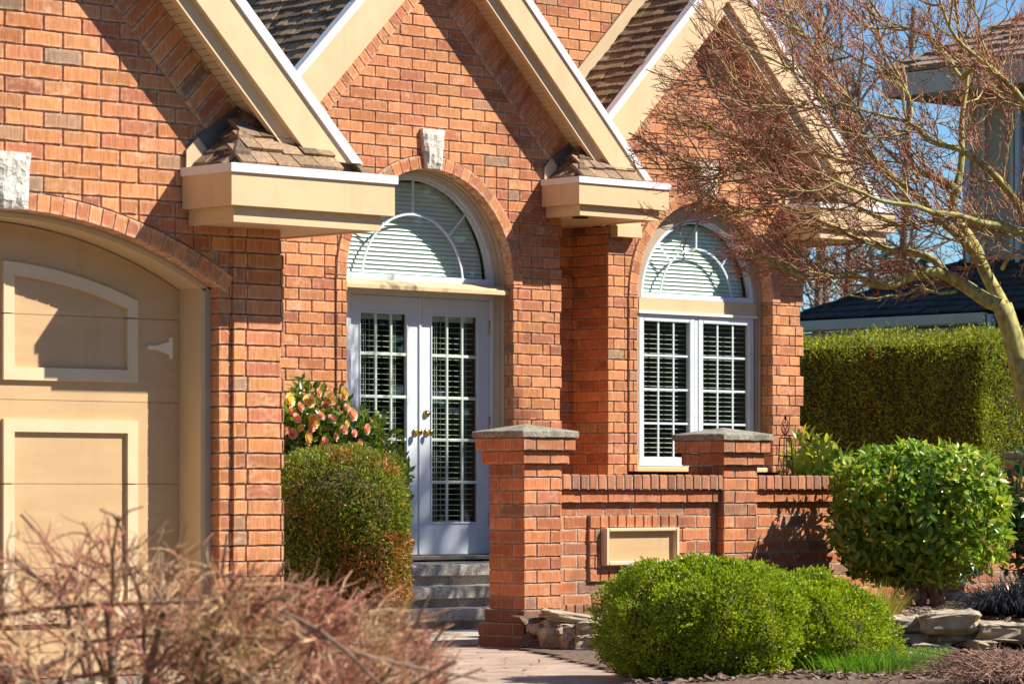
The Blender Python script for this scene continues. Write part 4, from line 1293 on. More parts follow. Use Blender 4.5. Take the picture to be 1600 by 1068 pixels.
def core(mb, c, ax, e, s=.72, mat=1, yawed=-YAW, zmin=None):
    """woody heart of a dense shrub"""
    nu, nv = 24, 14; V = []; ca, sa = cos(yawed), sin(yawed)
    for j in range(nv+1):
        ph = -pi/2+pi*j/nv
        for i in range(nu):
            th = 2*pi*i/nu; d = Vector((cos(ph)*cos(th), cos(ph)*sin(th), sin(ph)))
            q = d*superell(d, ax, e)*s*(1+.12*noise.noise(d*4))
            z = c.z+q.z
            if zmin is not None: z = max(z, zmin)
            V.append((c.x+q.x*ca-q.y*sa, c.y+q.x*sa+q.y*ca, z))
    f = [[j*nu+i, j*nu+(i+1)%nu, (j+1)*nu+(i+1)%nu, (j+1)*nu+i] for j in range(nv) for i in range(nu)]
    mb.add(V, f, mat)
M['heart'] = mat_noise('shaded_twigs', (.05,.04,.018), (.11,.085,.035), (40,40,40), .95, .8, .02)

# clipped shrub left of the steps
c = at(530, 852, 24.1); c.z = .665
s = thing('clipped_shrub', 'tall rounded clipped shrub with rusty scorched patches, beside the garage pier', 'shrub', (c.x, c.y, 0))
mb = MB(); AX = (.478,.43,.665)
def mf(P, d):
    r, Z = zr(P.x, P.y); u = (800+r/Z*F); z = P.z
    k = noise.noise(P*3.3)+.3*noise.noise(P*11)
    if d.x > .0 and z < .75 and k+U(-.25,.25) > -.15-(.50-z)*1.1-d.x*.25: return 1
    if z > 1.15 and d.x > -.1 and k > .12: return 1
    if abs(z-.98) < .11 and d.x < -.2 and k > -.05: return 1
    return 0 if R() > .03 else 1
shell_leaves(mb, c, AX, 3.5, 33000, .030, .0145, depth=.16, amp=.05, fr=3.2, zmin=.03, matf=mf)
for k in range(2600):      # young upright shoots
    d = rdir(); d.z = abs(d.z); g = superell(d, AX, 2.9); ca, sa = cos(-YAW), sin(-YAW)
    q = d*g*1.0; P = c+Vector((q.x*ca-q.y*sa, q.x*sa+q.y*ca, q.z))
    leaf(mb, P, (d+rdir()*.5+Vector((0,0,.6))), rdir(), U(.025,.05), .010, 0 if R() > .35 else 1)
mb.build('foliage', [M['leaf_clip'], M['leaf_rust']], s)
mb = MB(); core(mb, c, AX, 2.9, .76, 0, zmin=.02); mb.build('branches', M['heart'], s)

# camellia behind it
cc = at(512, 690, 25.3)
s = thing('camellia_bush', 'camellia bush in flower with yellow and pink blooms against the brick by the doors', 'flowering bush', (cc.x, cc.y, 0))
mb = MB(); st_ = MB()
ctrs = [(at(488,674,25.4),.36,.34),(at(552,706,25.4),.34,.29),(at(466,700,25.3),.30,.40),(at(590,740,25.4),.22,.22),(at(520,760,25.4),.45,.4),(at(614,758,25.2),.11,.20)]
for q, rr, hh in ctrs:
    shell_leaves(mb, q, (rr,rr*.8,hh), 2.2, int(2400*rr), .080, .036, depth=.75, amp=.12, fr=2.5, big=True, out=.6, upb=.3, fold=.15)
base = Vector((cc.x, cc.y, 0))
for q, rr, hh in ctrs:
    for _ in range(6):
        e = q+Vector((U(-rr,rr)*.7,U(-rr,rr)*.6,U(-hh,hh)*.6)); md = base.lerp(e,.5)+Vector((U(-.06,.06),U(-.06,.06),.1))
        st_.tube([base+Vector((U(-.05,.05),U(-.05,.05),0)), md, e], [.014,.009,.004], 5)
mb.build('foliage', M['leaf_camellia'], s); st_.build('stems', M['bark_brown'], s)
def flower(p, face, r, mat, rows=3):
    m = MB(); face = face.normalized(); a = face.cross(Vector((.2,.3,1))).normalized(); b = face.cross(a)
    for k in range(rows):
        n = (9,8,6,4)[k]; op = (.15,.55,.95,1.25)[k]; rl = r*(1,.86,.66,.45)[k]
        for i in range(n):
            t = 2*pi*i/n+k*.4+U(-.15,.15)
            rad = a*cos(t)+b*sin(t)
            d = rad*cos(op)+face*sin(op); nn = face*cos(op)-rad*sin(op)
            leaf6(m, p+face*(.004*k)+rad*r*.06, d, nn, rl*U(.9,1.05), rl*1.15, 0, .10, -.25)
    for i in range(10):
        d = (face+rdir()*.5).normalized(); leaf(m, p+face*.01, d, rdir(), r*.45, r*.18, 0)
    return m
fl = [(450,625,0),(481,628,0),(514,624,0),(513,610,1),(534,614,0),(467,636,1),(500,650,1),(488,658,0),(507,634,1),(468,668,0),(478,684,0),(456,678,1),(540,637,1),(548,648,1),(536,672,1),(552,676,1),(522,682,1),(546,700,0),(560,692,1),(566,706,0),(596,722,0),(613,735,1),(614,746,0),(606,754,1),(444,672,1),(452,640,1),(530,706,1),(577,704,1),(484,668,1),(518,655,1),(505,690,1),(462,654,1),(540,662,0),(571,670,1),(496,614,1)]
for i, (x, y, k) in enumerate(fl):
    p = at(x, y, 24.92+U(-.06,.10)); fc_ = Vector((U(-.2,.6), -1, U(-.1,.6)))
    big = (i in (0,1,2,4,7,10,13,20,22)) 
    r = (.060 if big else U(.030,.046))
    flower(p, fc_, r, 0, 4 if big else 3).build('flower', M['petal_y'] if k == 0 else M['petal_p'], s)

# boxwood mounds
def boxwood(cx, cz, Zd, ax, n, label, e=2.3, seedv=0):
    e = 2.5 if seedv == 1 else 2.0; c = at(cx, 900, Zd); c.z = cz
    s = thing('boxwood_shrub', label, 'shrub', (c.x, c.y, 0), 'clipped boxwood mounds by the paving')
    mb = MB()
    shell_leaves(mb, c, ax, e, n, .0185, .0110, depth=.15, amp=.085, fr=3.6, zmin=.02, seedv=seedv, upb=.35, out=.8, pinch=.22)
    # tufts of new growth: clusters of leaves standing proud of the clipped surface
    ca, sa = cos(-YAW), sin(-YAW)
    for _ in range(n//14):
        d = rdir()
        if d.z < -.35: continue
        lump = 1+.17*noise.noise(Vector((d.x*3.6+seedv,d.y*3.6,d.z*3.6)))
        q = d*superell(d, ax, e)*lump*U(.97,1.035)
        P = c+Vector((q.x*ca-q.y*sa, q.x*sa+q.y*ca, q.z))
        if P.z < .04 or d.z < -.15: continue
        g = Vector((d.x*ca-d.y*sa, d.x*sa+d.y*ca, d.z))
        ax_ = (g+rdir()*.4+Vector((0,0,.4))).normalized()
        for k in range(6):
            leaf(mb, P+ax_*(.004*k), ax_+rdir()*.9, ax_, U(.011,.019), .0085, 0)
    mb.build('foliage', M['leaf_box'], s)
    mb = MB(); core(mb, c, (ax[0]*.93,ax[1]*.93,ax[2]), e, .82, 0, zmin=.015); mb.build('branches', M['heart'], s)
boxwood(1096, .262, 18.95, (.560,.50,.380), 52000, 'large bright green boxwood mound in front of the sign box', seedv=1)
boxwood(1230, .205, 19.30, (.585,.44,.372), 42000, 'smaller boxwood mound grown into the right side of the large one', seedv=5)

# laurel
c = at(1436, 800, 24.5); c.z = .86
s = thing('laurel_shrub', 'broad glossy laurel with a flat rounded crown on bare stems by the low wall', 'shrub', (c.x, c.y, .2))
mb = MB(); tb = MB()
AX = (.60,.50,.475)
shell_leaves(mb, c, AX, 3.4, 7500, .076, .034, depth=.36, amp=.05, fr=2.4, zmin=.34, big=True, out=.15, upb=.1, fold=.14)
for _ in range(120):
    d = rdir(); d.z = abs(d.z)*.8; q = d*superell(d, AX, 3.4)*U(.84,.93); ca, sa = cos(-YAW), sin(-YAW)
    P = c+Vector((q.x*ca-q.y*sa, q.x*sa+q.y*ca, q.z)); ax_ = (d+Vector((0,0,.8))).normalized()
    for k in range(6): leaf6(mb, P+ax_*.012*k, ax_*.6+rdir(), ax_, U(.07,.105), .036, 0, .14, .1)
roots = [(1466,938),(1474,938),(1440,942),(1422,944),(1458,940)]
for i, (x, y) in enumerate(roots):
    b0 = at(x, y, 24.3); b0.z = .21
    for k in range(3):
        e = c+Vector((U(-.42,.42),U(-.3,.3),U(-.1,.38))); m_ = b0.lerp(e,.45)+Vector((U(-.05,.05),U(-.05,.05),.05))
        tb.tube([b0, b0.lerp(m_,.5)+Vector((U(-.02,.02),0,.03)), m_, e], [.026-.003*i,.021-.002*i,.013,.004], 7)
mb.build('foliage', M['leaf_laurel'], s); tb.build('stems', M['bark_brown'], s)
mb = MB(); core(mb, c+Vector((0,.03,.02)), AX, 2.7, .50, 0); mb.build('branches', M['heart'], s)

def leafy(px, py, Z, ax, n, L, W, mat, name, label, e=2.3, cz=None):
    c = at(px, py, Z)
    if cz is not None: c.z = cz
    s = thing(name, label, 'shrub', (c.x, c.y, .1))
    mb = MB(); shell_leaves(mb, c, ax, e, n, L, W, depth=.75, amp=.12, fr=2.4, big=True, out=.5, upb=.35, fold=.14, zmin=.05)
    mb.build('foliage', mat, s)
    tb = MB()
    for _ in range(9):
        e_ = c+Vector((U(-ax[0],ax[0]),U(-ax[1],ax[1]),U(-.2,ax[2])))*.0+Vector((U(-ax[0],ax[0])*.6,U(-ax[1],ax[1])*.6,U(-.3,.6)*ax[2]))
        b0 = Vector((c.x+U(-.06,.06), c.y+U(-.06,.06), .05)); tb.tube([b0, b0.lerp(e_,.5)+Vector((U(-.05,.05),U(-.05,.05),.05)), e_], [.014,.009,.003], 5)
    tb.build('stems', M['bark_brown'], s)
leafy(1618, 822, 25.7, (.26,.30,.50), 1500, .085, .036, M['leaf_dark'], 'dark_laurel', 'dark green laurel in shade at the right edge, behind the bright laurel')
leafy(1272, 742, 26.2, (.22,.22,.30), 620, .085, .034, M['leaf_lime'], 'lime_shrub', 'sunlit yellow green leafy shrub peeping over the wall between the obelisk and the laurel')
leafy(1312, 752, 25.9, (.14,.14,.22), 200, .085, .034, M['leaf_laurel'], 'young_laurel', 'small dark green leafy shrub behind the left shoulder of the laurel')

# grasses
def blades(mb, c, n, L, W, spread, mat=0, droop=.5, base=.03, lean=(0,0)):
    for _ in range(n):
        a = U(0,2*pi); sp = spread*sqrt(R()); l = L*U(.6,1.15)
        b = c+Vector((cos(a)*base*R()**.5, sin(a)*base*R()**.5, 0))
        d = Vector((cos(a)*sp+lean[0], sin(a)*sp+lean[1], 1)).normalized()
        side = Vector((-d.y+.01, d.x, U(-.2,.2))).normalized()
        pts = [b]; dd = d.copy(); w = W*U(.7,1.2)
        for k in range(4):
            dd = (dd+Vector((cos(a)*sp*.2,sin(a)*sp*.2,-droop*.28*(k*.7)))).normalized(); pts.append(pts[-1]+dd*l/4)
        V = []; f = []
        for k, p in enumerate(pts):
            ww = w*(1,1,.85,.6,.05)[k]; V += [tuple(p+side*ww/2), tuple(p-side*ww/2)]
        for k in range(4): f.append((2*k,2*k+1,2*k+3,2*k+2))
        mb.add(V, f, mat, True)
def tuft(px, py, Z, n, L, W, spread, mat, name, label, cat, droop, base, z=None, k=1, rad=.0):
    c = at(px, py, Z)
    if z is not None: c.z = z
    mb = MB()
    for _ in range(k):
        o = Vector((U(-rad,rad),U(-rad,rad),0)); blades(mb, c+o, n//k, L, W, spread, 0, droop, base)
    return tag(mb.build(name, mat, loc=tuple(c)), label, cat)
tuft(1368, 945, 21.9, 520, .28, .006, .65, M['grass_y'], 'yellow_grass', 'tuft of thin yellow green grass behind the smaller boxwood', 'grass', .25, .10, .20, 6, .09)
tuft(1574, 950, 22.2, 2800, .36, .0085, 1.15, M['mondo'], 'black_grass', 'mound of arching black mondo grass on top of the stones', 'grass', 1.1, .12, .24, 16, .15)
M['lawn'] = M['grass']
mb = MB()
for _ in range(2600):          # bright lawn strip and the tussock before it
    Z = U(19.9,21.3); r = (U(1388,1492)-800)/F*Z; p = RIGHT*r+FWD*Z; p.z = bedz(p.x,p.y)-.01
    blades(mb, p, 2, .045, .004, .35, 0, .2, .02)
tag(mb.build('lawn', M['grass']), kind='stuff')
tuft(1370, 1056, 18.9, 1500, .15, .0055, .5, M['grass'], 'green_grass', 'bright green grass tussock in front of the smaller boxwood', 'grass', .45, .24, .03, 18, .21)

# dead leaves and grit blown onto the paving and steps
m = MB()
for _ in range(260):
    Z = U(19.2,24.6); r = U(-1.5,.75); p = RIGHT*r+FWD*Z
    if inbed(p.x,p.y) or p.y > 18.5 or p.x < 12.8: continue
    if U(0,1) > .25+.9*abs(noise.noise(Vector((p.x*1.3,p.y*1.3,2)))): continue
    leaf(m, Vector((p.x,p.y,.008+U(0,.006))), Vector((U(-1,1),U(-1,1),U(0,.25))), UP+rdir()*.5, U(.018,.045), U(.012,.022))
tag(m.build('fallen_leaves', M['leaf_rust']), kind='stuff')
# ================================================================== bare trees
def in_poly(x, y, P):
    c = False; n = len(P)
    for i in range(n):
        (x1,y1),(x2,y2) = P[i], P[i-1]
        if (y1 > y) != (y2 > y) and x < (x2-x1)*(y-y1)/(y2-y1)+x1: c = not c
    return c
def pxof(p):
    r, Z = p.x*CY-p.y*SY, p.x*SY+p.y*CY
    return 800+r/Z*F, HZ-(p.z-CZ)/Z*F
def stick(mb, pts, r0, r1, sides, mat):
    n = len(pts); mb.tube(pts, [r0+(r1-r0)*i/(n-1) for i in range(n)], sides, mat, cap=False)
class Grow:
    def __init__(s, mb, pars, trop, outline=None, mats=(0,1,2,2), wob=.25):
        s.mb, s.pars, s.trop, s.outline, s.mats, s.wob = mb, pars, trop, outline, mats, wob; s.tips = []
    def go(s, p, d, lev, Ls=1.0):
        L, r, ns, kids, ang, sides = s.pars[lev]
        L *= U(.6,1.25)*Ls; pts = [p]; d = d.normalized()
        for k in range(ns):
            d = (d+rdir()*s.wob*(.7 if lev == 0 else 1)+s.trop(pts[-1])*.16).normalized()
            pts.append(pts[-1]+d*L/ns)
            if s.outline and k >= 1 and not s.outline(pts[-1]): break
        stick(s.mb, pts, r*U(.85,1.15), r*.45, sides, s.mats[lev])
        if lev+1 < len(s.pars):
            for k in range(int(kids)):
                t = (k+U(.3,.9))/kids*(len(pts)-1)*.98+.12
                t = min(t, len(pts)-1.001)
                i = int(t); q = pts[i].lerp(pts[i+1], t-i); dd = (pts[i+1]-pts[i]).normalized()
                ax = dd.cross(rdir()).normalized()
                nd = (dd*cos(ang)+ax*sin(ang)).normalized()
                if s.outline and not s.outline(q): continue
                s.go(q, nd, lev+1, 1.0-.35*t/(len(pts)-1))
        elif R() < .12: s.tips.append(pts[-1])

maple = thing('maple_tree', 'leafless maple with mossy olive limbs and reddish twigs spreading across the right gable', 'tree', tuple(at(1676,962,26.0).xy)+(0.15,))
limbs = [  # (photo path, start and end radius in m, depth offset start -> end)
 ([(1680,985),(1660,840),(1632,700),(1600,598),(1582,525),(1566,477)], .085, .066, 0, 0),
 ([(1566,477),(1543,470),(1515,451),(1494,438),(1478,430),(1462,424),(1437,428),(1413,436),(1394,445),(1372,445),(1356,440),(1340,433),(1319,429),(1290,435),(1271,435),(1243,428),(1217,415),(1192,404),(1164,397)], .055, .006, 0, -.5),
 ([(1478,428),(1460,407),(1437,397),(1410,391),(1394,392),(1372,384),(1356,378),(1340,374),(1307,356),(1285,348),(1262,336),(1236,326),(1203,322),(1162,338),(1120,332),(1090,320)], .030, .006, .05, .9),
 ([(1566,477),(1559,462),(1546,438),(1533,410),(1527,391),(1511,365),(1498,349),(1490,330),(1492,300),(1500,270),(1503,235),(1502,200),(1506,160),(1512,110),(1500,60),(1490,-20)], .052, .010, 0, .4),
 ([(1533,410),(1505,375),(1470,345),(1450,325),(1440,312),(1420,296),(1389,271),(1372,252),(1354,231),(1338,211),(1319,197),(1302,180),(1285,150),(1262,128),(1230,105),(1195,88)], .036, .006, 0, -.9),
 ([(1499,300),(1484,288),(1470,280),(1444,272),(1431,262),(1421,244),(1411,225),(1408,214),(1418,199),(1424,180),(1420,150),(1400,110),(1375,70),(1350,20)], .028, .006, .1, .7),
 ([(1600,363),(1567,354),(1543,350),(1519,344),(1499,337),(1480,334),(1455,331),(1430,322),(1400,318),(1370,312),(1346,300),(1320,290),(1297,279)], .030, .008, -.3, -1.0),
 ([(1640,560),(1652,470),(1640,400),(1600,363)], .05, .032, -.1, -.3),
 ([(1625,690),(1640,620),(1640,560)], .06, .05, 0, -.1),
 ([(1640,400),(1600,330),(1567,288),(1535,256),(1509,239),(1494,231),(1478,228),(1454,221),(1441,210),(1428,198),(1400,186),(1370,178),(1340,170),(1310,160)], .034, .006, -.1, -.7),
 ([(1413,354),(1397,349),(1370,338),(1346,327),(1320,315),(1297,312),(1273,301),(1260,291),(1236,281),(1203,268),(1187,241),(1162,224),(1138,215),(1105,200),(1075,190)], .018, .005, 0, .3),
 ([(1273,301),(1255,306),(1236,304),(1203,288),(1171,267),(1143,260),(1110,262),(1075,258),(1040,250)], .012, .004, .2, -.4),
 ([(1660,330),(1620,190),(1582,149),(1567,127),(1552,110),(1530,98),(1502,122),(1485,95),(1468,75),(1445,55),(1420,45),(1395,38),(1360,20)], .034, .007, -.4, .6),
 ([(1620,190),(1585,140),(1545,105),(1515,80),(1494,60),(1478,30),(1465,-10)], .024, .008, -.3, -.9),
 ([(1567,127),(1540,80),(1530,49),(1530,30),(1519,12),(1512,-15)], .014, .006, 0, -.3),
 ([(1640,400),(1652,365),(1660,330)], .042, .036, -.1, -.4),
 ([(1285,150),(1262,160),(1230,170),(1200,172),(1178,169),(1154,142),(1130,120),(1110,100)], .011, .004, -.8, -.2),
 ([(1372,252),(1340,255),(1310,250),(1280,240),(1250,238),(1215,225),(1190,200),(1160,180),(1130,175)], .014, .004, -.5, .7),
 ([(1319,429),(1300,425),(1280,415),(1262,405),(1240,385),(1215,375),(1180,372)], .012, .004, -.2, .3),
 ([(1494,455),(1470,458),(1445,452),(1436,448),(1425,456),(1405,462),(1392,461),(1370,466),(1345,464),(1318,459),(1305,455)], .012, .004, -.1, -.6),
 ([(1566,420),(1580,400),(1610,405),(1640,415)], .014, .008, 0, -.4),
 ([(1420,150),(1390,120),(1350,100),(1310,75),(1270,60),(1230,40),(1190,10)], .012, .004, .5, 1.1),
 ([(1430,262),(1400,250),(1370,215),(1345,180),(1320,140),(1290,100),(1260,60),(1235,20)], .014, .004, .5, -.3)]
tb = MB(); TZ = 26.0; paths = []
for pts, ra, rb, da, db in limbs:
    P = []; n = len(pts)
    for i, (x, y) in enumerate(pts):
        t = i/(n-1); P.append(at(x, y, TZ+da+(db-da)*t+U(-.02,.02)))
    # round the polyline off
    Q = []
    for i in range(n-1):
        p0, p1, p2, p3 = P[max(i-1,0)], P[i], P[i+1], P[min(i+2,n-1)]
        for s_ in (0,.5):
            t = s_; Q.append(.5*((2*p1)+(p2-p0)*t+(2*p0-5*p1+4*p2-p3)*t*t+(3*p1-p0-3*p2+p3)*t**3))
    Q.append(P[-1]); m = len(Q)
    rr = [(ra+(rb-ra)*(i/(m-1))**.8)*1.12 for i in range(m)]
    tb.tube(Q, rr, 8, 0); paths.append((Q, rr))
CROWN = [(1700,-160),(1130,-160),(1098,-20),(1086,40),(1050,84),(1030,110),(1018,170),(985,235),(1000,300),(1002,345),(1040,398),(1100,402),(1160,428),(1205,452),(1262,440),(1330,448),(1400,468),(1470,452),(1560,425),(1600,440),(1700,460)]
Grid = lambda p: in_poly(*pxof(p), CROWN)
def trop(p):
    x, y = pxof(p)
    v = Vector((x-1600, 0, -(y-430))); l = max(60, v.length)
    return (RIGHT*(v.x/l)+UP*(v.z/l))*1.0+UP*.10
mb_t = MB()
G = Grow(mb_t, [(.70,.0095,6,6,radians(42),4),(.34,.0056,5,5,radians(46),3),(.17,.0036,3,1,radians(42),3),(.08,.0027,2,0,0,3)], trop, Grid, (0,0,1,1), .26)
for (Q, rr) in paths[1:]:
    acc = 0
    for i in range(1, len(Q)):
        seg = (Q[i]-Q[i-1]).length; acc += seg
        x, y = pxof(Q[i])
        if x > 1625 or rr[i] > .052: continue
        st_ = .125 if x > 1330 else .085
        while acc > st_:
            acc -= st_
            d = (Q[i]-Q[i-1]).normalized(); ax = d.cross(rdir()).normalized(); a = radians(U(30,70))
            G.go(Q[i].lerp(Q[i-1],R()), d*cos(a)+ax*sin(a), 0 if R() < .66 else 1, U(.6,1.1))
    G.go(Q[-1], (Q[-1]-Q[-2]).normalized(), 1)
tb.build('trunk', M['bark_olive'], maple)
mb_t.build('twigs', [M['twig_olive'], M['twig_red']], maple)
mb = MB()
for p in random.sample(G.tips, min(260, len(G.tips))):
    for _ in range(2): leaf(mb, p, rdir()+Vector((0,0,.3)), rdir(), U(.012,.026), .010, 0)
for x, y in ((1551,404),(1558,408),(1545,402),(1366,461),(1372,460),(1350,462),(1318,462),(1322,457)):
    p = at(x, y, TZ-.2)
    for _ in range(5): leaf(mb, p+rdir()*.012, rdir()+Vector((0,0,.5)), rdir(), U(.025,.05), .02, 0)
mb.build('buds', M['bud'], maple)['kind'] = 'stuff'
print('maple twig faces', len(mb_t.f))

# twiggy shrub close to the camera, out of focus
fs = thing('twiggy_shrub', 'leafless tangle of reddish tan twigs, blurred in the near foreground before the garage', 'shrub', tuple(at(190,1200,9.3).xy)+(0,))
mb = MB(); fb = Vector(fs.location)
def trop2(p):
    v = p-fb; h = Vector((v.x, v.y, 0)); l = max(.15, h.length)
    return h/l*.9 + UP*(.55-.95*max(0,(p.z-.55)/.4))
def okf(p):
    r, Z = zr(p.x, p.y); u = (r+1.02)
    top = .91-.36*max(0,u-.05)-.03*max(0,-u-.1)
    return p.z < top+U(-.08,.07) and u < .82
G2 = Grow(mb, [(.85,.0080,8,6,radians(46),6),(.46,.0040,6,5,radians(48),5),(.25,.0025,5,3,radians(44),4),(.12,.0018,3,0,0,3)], trop2, okf, (0,1,1,1), .34)
for k in range(66):
    a = U(0,2*pi); b = fb+Vector((cos(a)*U(0,.35),sin(a)*U(0,.25),0))+RIGHT*U(-.3,.45)+UP*U(.08,.55)
    G2.go(b, Vector((cos(a),sin(a),0))*U(.5,1.2)+RIGHT*U(-.15,.45)+UP*(U(.35,1.1) if k < 36 else U(-.1,.4)), 0, U(.75,1.15))
for k in range(9):
    a = U(0,2*pi); mid = fb+Vector((cos(a)*.22,sin(a)*.18,.42)); e = fb+Vector((cos(a)*.6,sin(a)*.5,.72))
    stick(mb, [fb+Vector((cos(a)*.05,sin(a)*.05,-.02)), fb+Vector((cos(a)*.1,sin(a)*.1,.22)), mid, e], .022, .009, 7, 0)
for pts, r in (([(-20,962,9.0),(120,945,8.95),(260,940,8.9),(360,936,8.95),(440,922,9.1)], .008),([(440,955,8.7),(500,985,8.6),(545,1020,8.5),(600,1075,8.4)], .007),([(395,985,8.9),(398,955,8.85),(420,938,8.8),(452,930,8.8)], .007),
               ([(180,1090,9.0),(172,1000,9.0),(165,950,9.0)], .012),([(420,960,8.8),(520,1010,8.8),(640,1040,8.9),(760,1062,9)], .006),([(20,1070,9.1),(150,1000,9.2),(300,985,9.1)], .009)):
    stick(mb, [at(*q) for q in pts], r, r*.55, 7, 0)
mb.build('twigs', [M['bark_brown'], M['twig_tan']], fs)
print('fg faces', len(mb.f))

# low weeping shrub in the lower right corner
ws = thing('weeping_shrub', 'low weeping shrub of thin leafless pinkish brown twigs in the lower right corner', 'shrub', tuple(at(1600,1130,17.7).xy)+(0,))
mb = MB(); wb = Vector(ws.location)
def trop3(p):
    v = p-wb; h = Vector((v.x, v.y, 0)); l = max(.1, h.length)
    return h/l*1.0+UP*(.4-2.6*max(0,(p.z-.06)/.2))
def okw(p): return p.z < .185-.10*max(0,zr(wb.x,wb.y)[0]-zr(p.x,p.y)[0]-.2)+U(0,.03) and p.z > -.02
G3 = Grow(mb, [(.55,.006,6,8,radians(45),4),(.26,.0032,5,5,radians(45),3),(.12,.002,3,0,0,3)], trop3, okw, (0,0,0), .3)
for k in range(46):
    a = U(0,2*pi); G3.go(wb+Vector((U(-.15,.15),U(-.15,.15),.05)), Vector((cos(a),sin(a),U(.25,.9))), 0, U(.7,1.1))
M['twig_pink'] = mat_noise('pinkish_twig', (.20,.09,.065), (.40,.24,.17), (9,9,9), .7, 0, island=.4)
mb.build('twigs', M['twig_pink'], ws)

# ================================================================== clipped hedge
hx0, hy0, hz1 = 25.0, 20.55, 2.52
hd = thing('cedar_hedge', 'tall square clipped cedar hedge, dark on its shaded side and sunlit at the end', 'hedge', (27, 23, 0))
mb = MB()
def hn(u, v, k): return .07*noise.noise(Vector((u*1.4,v*1.4,k)))+.045*noise.noise(Vector((u*5,v*5,k)))
def sprays(n, fn, nrm):
    for _ in range(n):
        p, o = fn(); d = (nrm*.55+rdir()*.75+UP*.45).normalized()
        leaf(mb, p+nrm*(o-.09*R()**1.5), d, (nrm+rdir()*.9), U(.025,.048), U(.012,.02), 0)
def fL():
    y, z = U(hy0, 27.5), U(.6, hz1); return Vector((hx0, y, z)), hn(y,z,1)
def fF():
    x, z = U(hx0, 29.0), U(.6, hz1); return Vector((x, hy0, z)), hn(x,z,5)
def fT():
    x, y = U(hx0, hx0+2.4), U(hy0, 27.5); return Vector((x, y, hz1)), hn(x,y,9)*1.3+.02*R()+(.07*R() if R() < .12 else 0)
sprays(52000, fL, Vector((-1,0,0))); sprays(36000, fF, Vector((0,-1,0))); sprays(14000, fT, UP)
mb.build('foliage', M['leaf_hedge'], hd)
mb = MB(); mb.box(hx0+.10, 29.2, hy0+.10, 27.6, 0, hz1-.10); mb.build('branches', M['heart'], hd)
# a few browned sprays
mb = MB()
for _ in range(90):
    q = on_y(1423+U(-6,9), 553+U(-9,14), 21.9); q.x = hx0
    leaf(mb, Vector((hx0-.05, q.y, q.z)), rdir()+Vector((-.5,0,.2)), rdir(), .04, .018)
mb.build('dead_sprays', M['leaf_rust'], hd)

# ================================================================== neighbouring houses
ng = thing('neighbour_garage', 'low garage with a black shingle hip roof and beige gutters, behind the hedge', 'garage', (31.5, 24, 0))
X0, YB, YF = 29.66, 27.3, 24.3; ez = 3.0
g = MB(); g.box(X0+.35, 34.5, 18.2, YB-.4, 0, ez-.12); g.build('wall', M['n_wall'], ng)
g = MB(); run = 1.55; rz = ez+.70
g.add([(X0,YB,ez),(X0,18,ez),(X0+run,18+.0,rz),(X0+run,YB-run,rz),(34.5,YB,ez),(34.5,YB-run,rz)], [[0,1,2,3][::-1],[0,3,5,4][::-1]])
g.add([(X0+run,18,rz),(X0+run,YB-run,rz),(34.5,YB-run,rz),(34.5,18,rz)], [[0,1,2,3][::-1]])
pit = sqrt(run*run+.49); nrow = 9; ex = pit/nrow
upv = Vector((run,0,.70)).normalized()
shakes(g, (X0-.02,YB,ez+.01), (0,-1,0), tuple(upv), YB-18, nrow, ex, .022, (.22,.42), ends=lambda s0: (s0/pit*run, YB-18))
upb = Vector((0,-run,.70)).normalized()
for k in range(11):        # hip caps
    t = k/11; c = Vector((X0+run*t, YB-run*t, ez+.70*t+.02)); e_ = Vector((X0+run*(t+.12), YB-run*(t+.12), ez+.70*(t+.12)+.015))
    g.tube([c, e_], [.075,.06], 6)
g.build('roof', M['n_roof'], ng)
g = MB()
g.bbox(X0-.10, X0, YF, YB+.05, ez-.13, ez+.0, .02); g.bbox(X0+.02, X0+.06, YF+.02, YB, ez-.30, ez-.135, .01)
g.box(X0+.06, X0+.36, YF, YB, ez-.30, ez-.28)
g.bbox(X0-.35, X0-.25, 18.2, 23.0, ez+.03, ez+.16, .02)
g.build('gutter', M['n_trim'], ng)
g = MB(); g.bbox(X0-.09, X0+.0, YF-.10, YF-.02, .2, ez-.02, .015); g.build('downspout', M['metal_white'], ng)
g = MB(); g.box(X0+.30, X0+.36, 25.95, 26.10, 0, ez-.28); g.build('post', M['metal_white'], ng)

nh = thing('neighbour_house', 'tall olive brown house with a shake hip roof, seen through the maple branches', 'house', (35, 22, 0))
X1, Y1 = 31.1, 25.85
g = MB(); g.box(X1, 40, 8, Y1, 0, 5.72)
nb = 14
g.build('wall', M['n_wall'], nh)
g = MB(); y = 10.0
while y < Y1: g.box(X1-.02, X1-.001, y, y+.045, 3.2, 5.6); y += .42
g.build('batten', M['n_trim'], nh)
g = MB(); o = .66
x0, y1 = X1-o, Y1+o
g.add([(x0,y1,5.85),(x0,6,5.85),(x0+4.2,6,8.2),(x0+4.2,y1-4.2,8.2),(42,y1,5.85),(42,y1-4.2,8.2)], [[0,1,2,3][::-1],[0,3,5,4][::-1]])
up1 = Vector((4.2,0,2.35)).normalized(); L1 = sqrt(4.2**2+2.35**2)
shakes(g, (x0-.02,y1,5.86), (0,-1,0), tuple(up1), y1-10, 24, L1/24, .05, (.3,.6), ends=lambda s0: (s0/L1*4.2, y1-10))
g.build('roof', M['n_brown'], nh)
g = MB(); g.box(x0+.02, 41, 6, y1-.02, 5.66, 5.72); g.box(x0-.02, x0+.02, 6, y1+.02, 5.60, 5.86); g.box(x0, 42, y1-.02, y1+.02, 5.60, 5.86)
g.build('fascia', M['n_soffit'], nh)
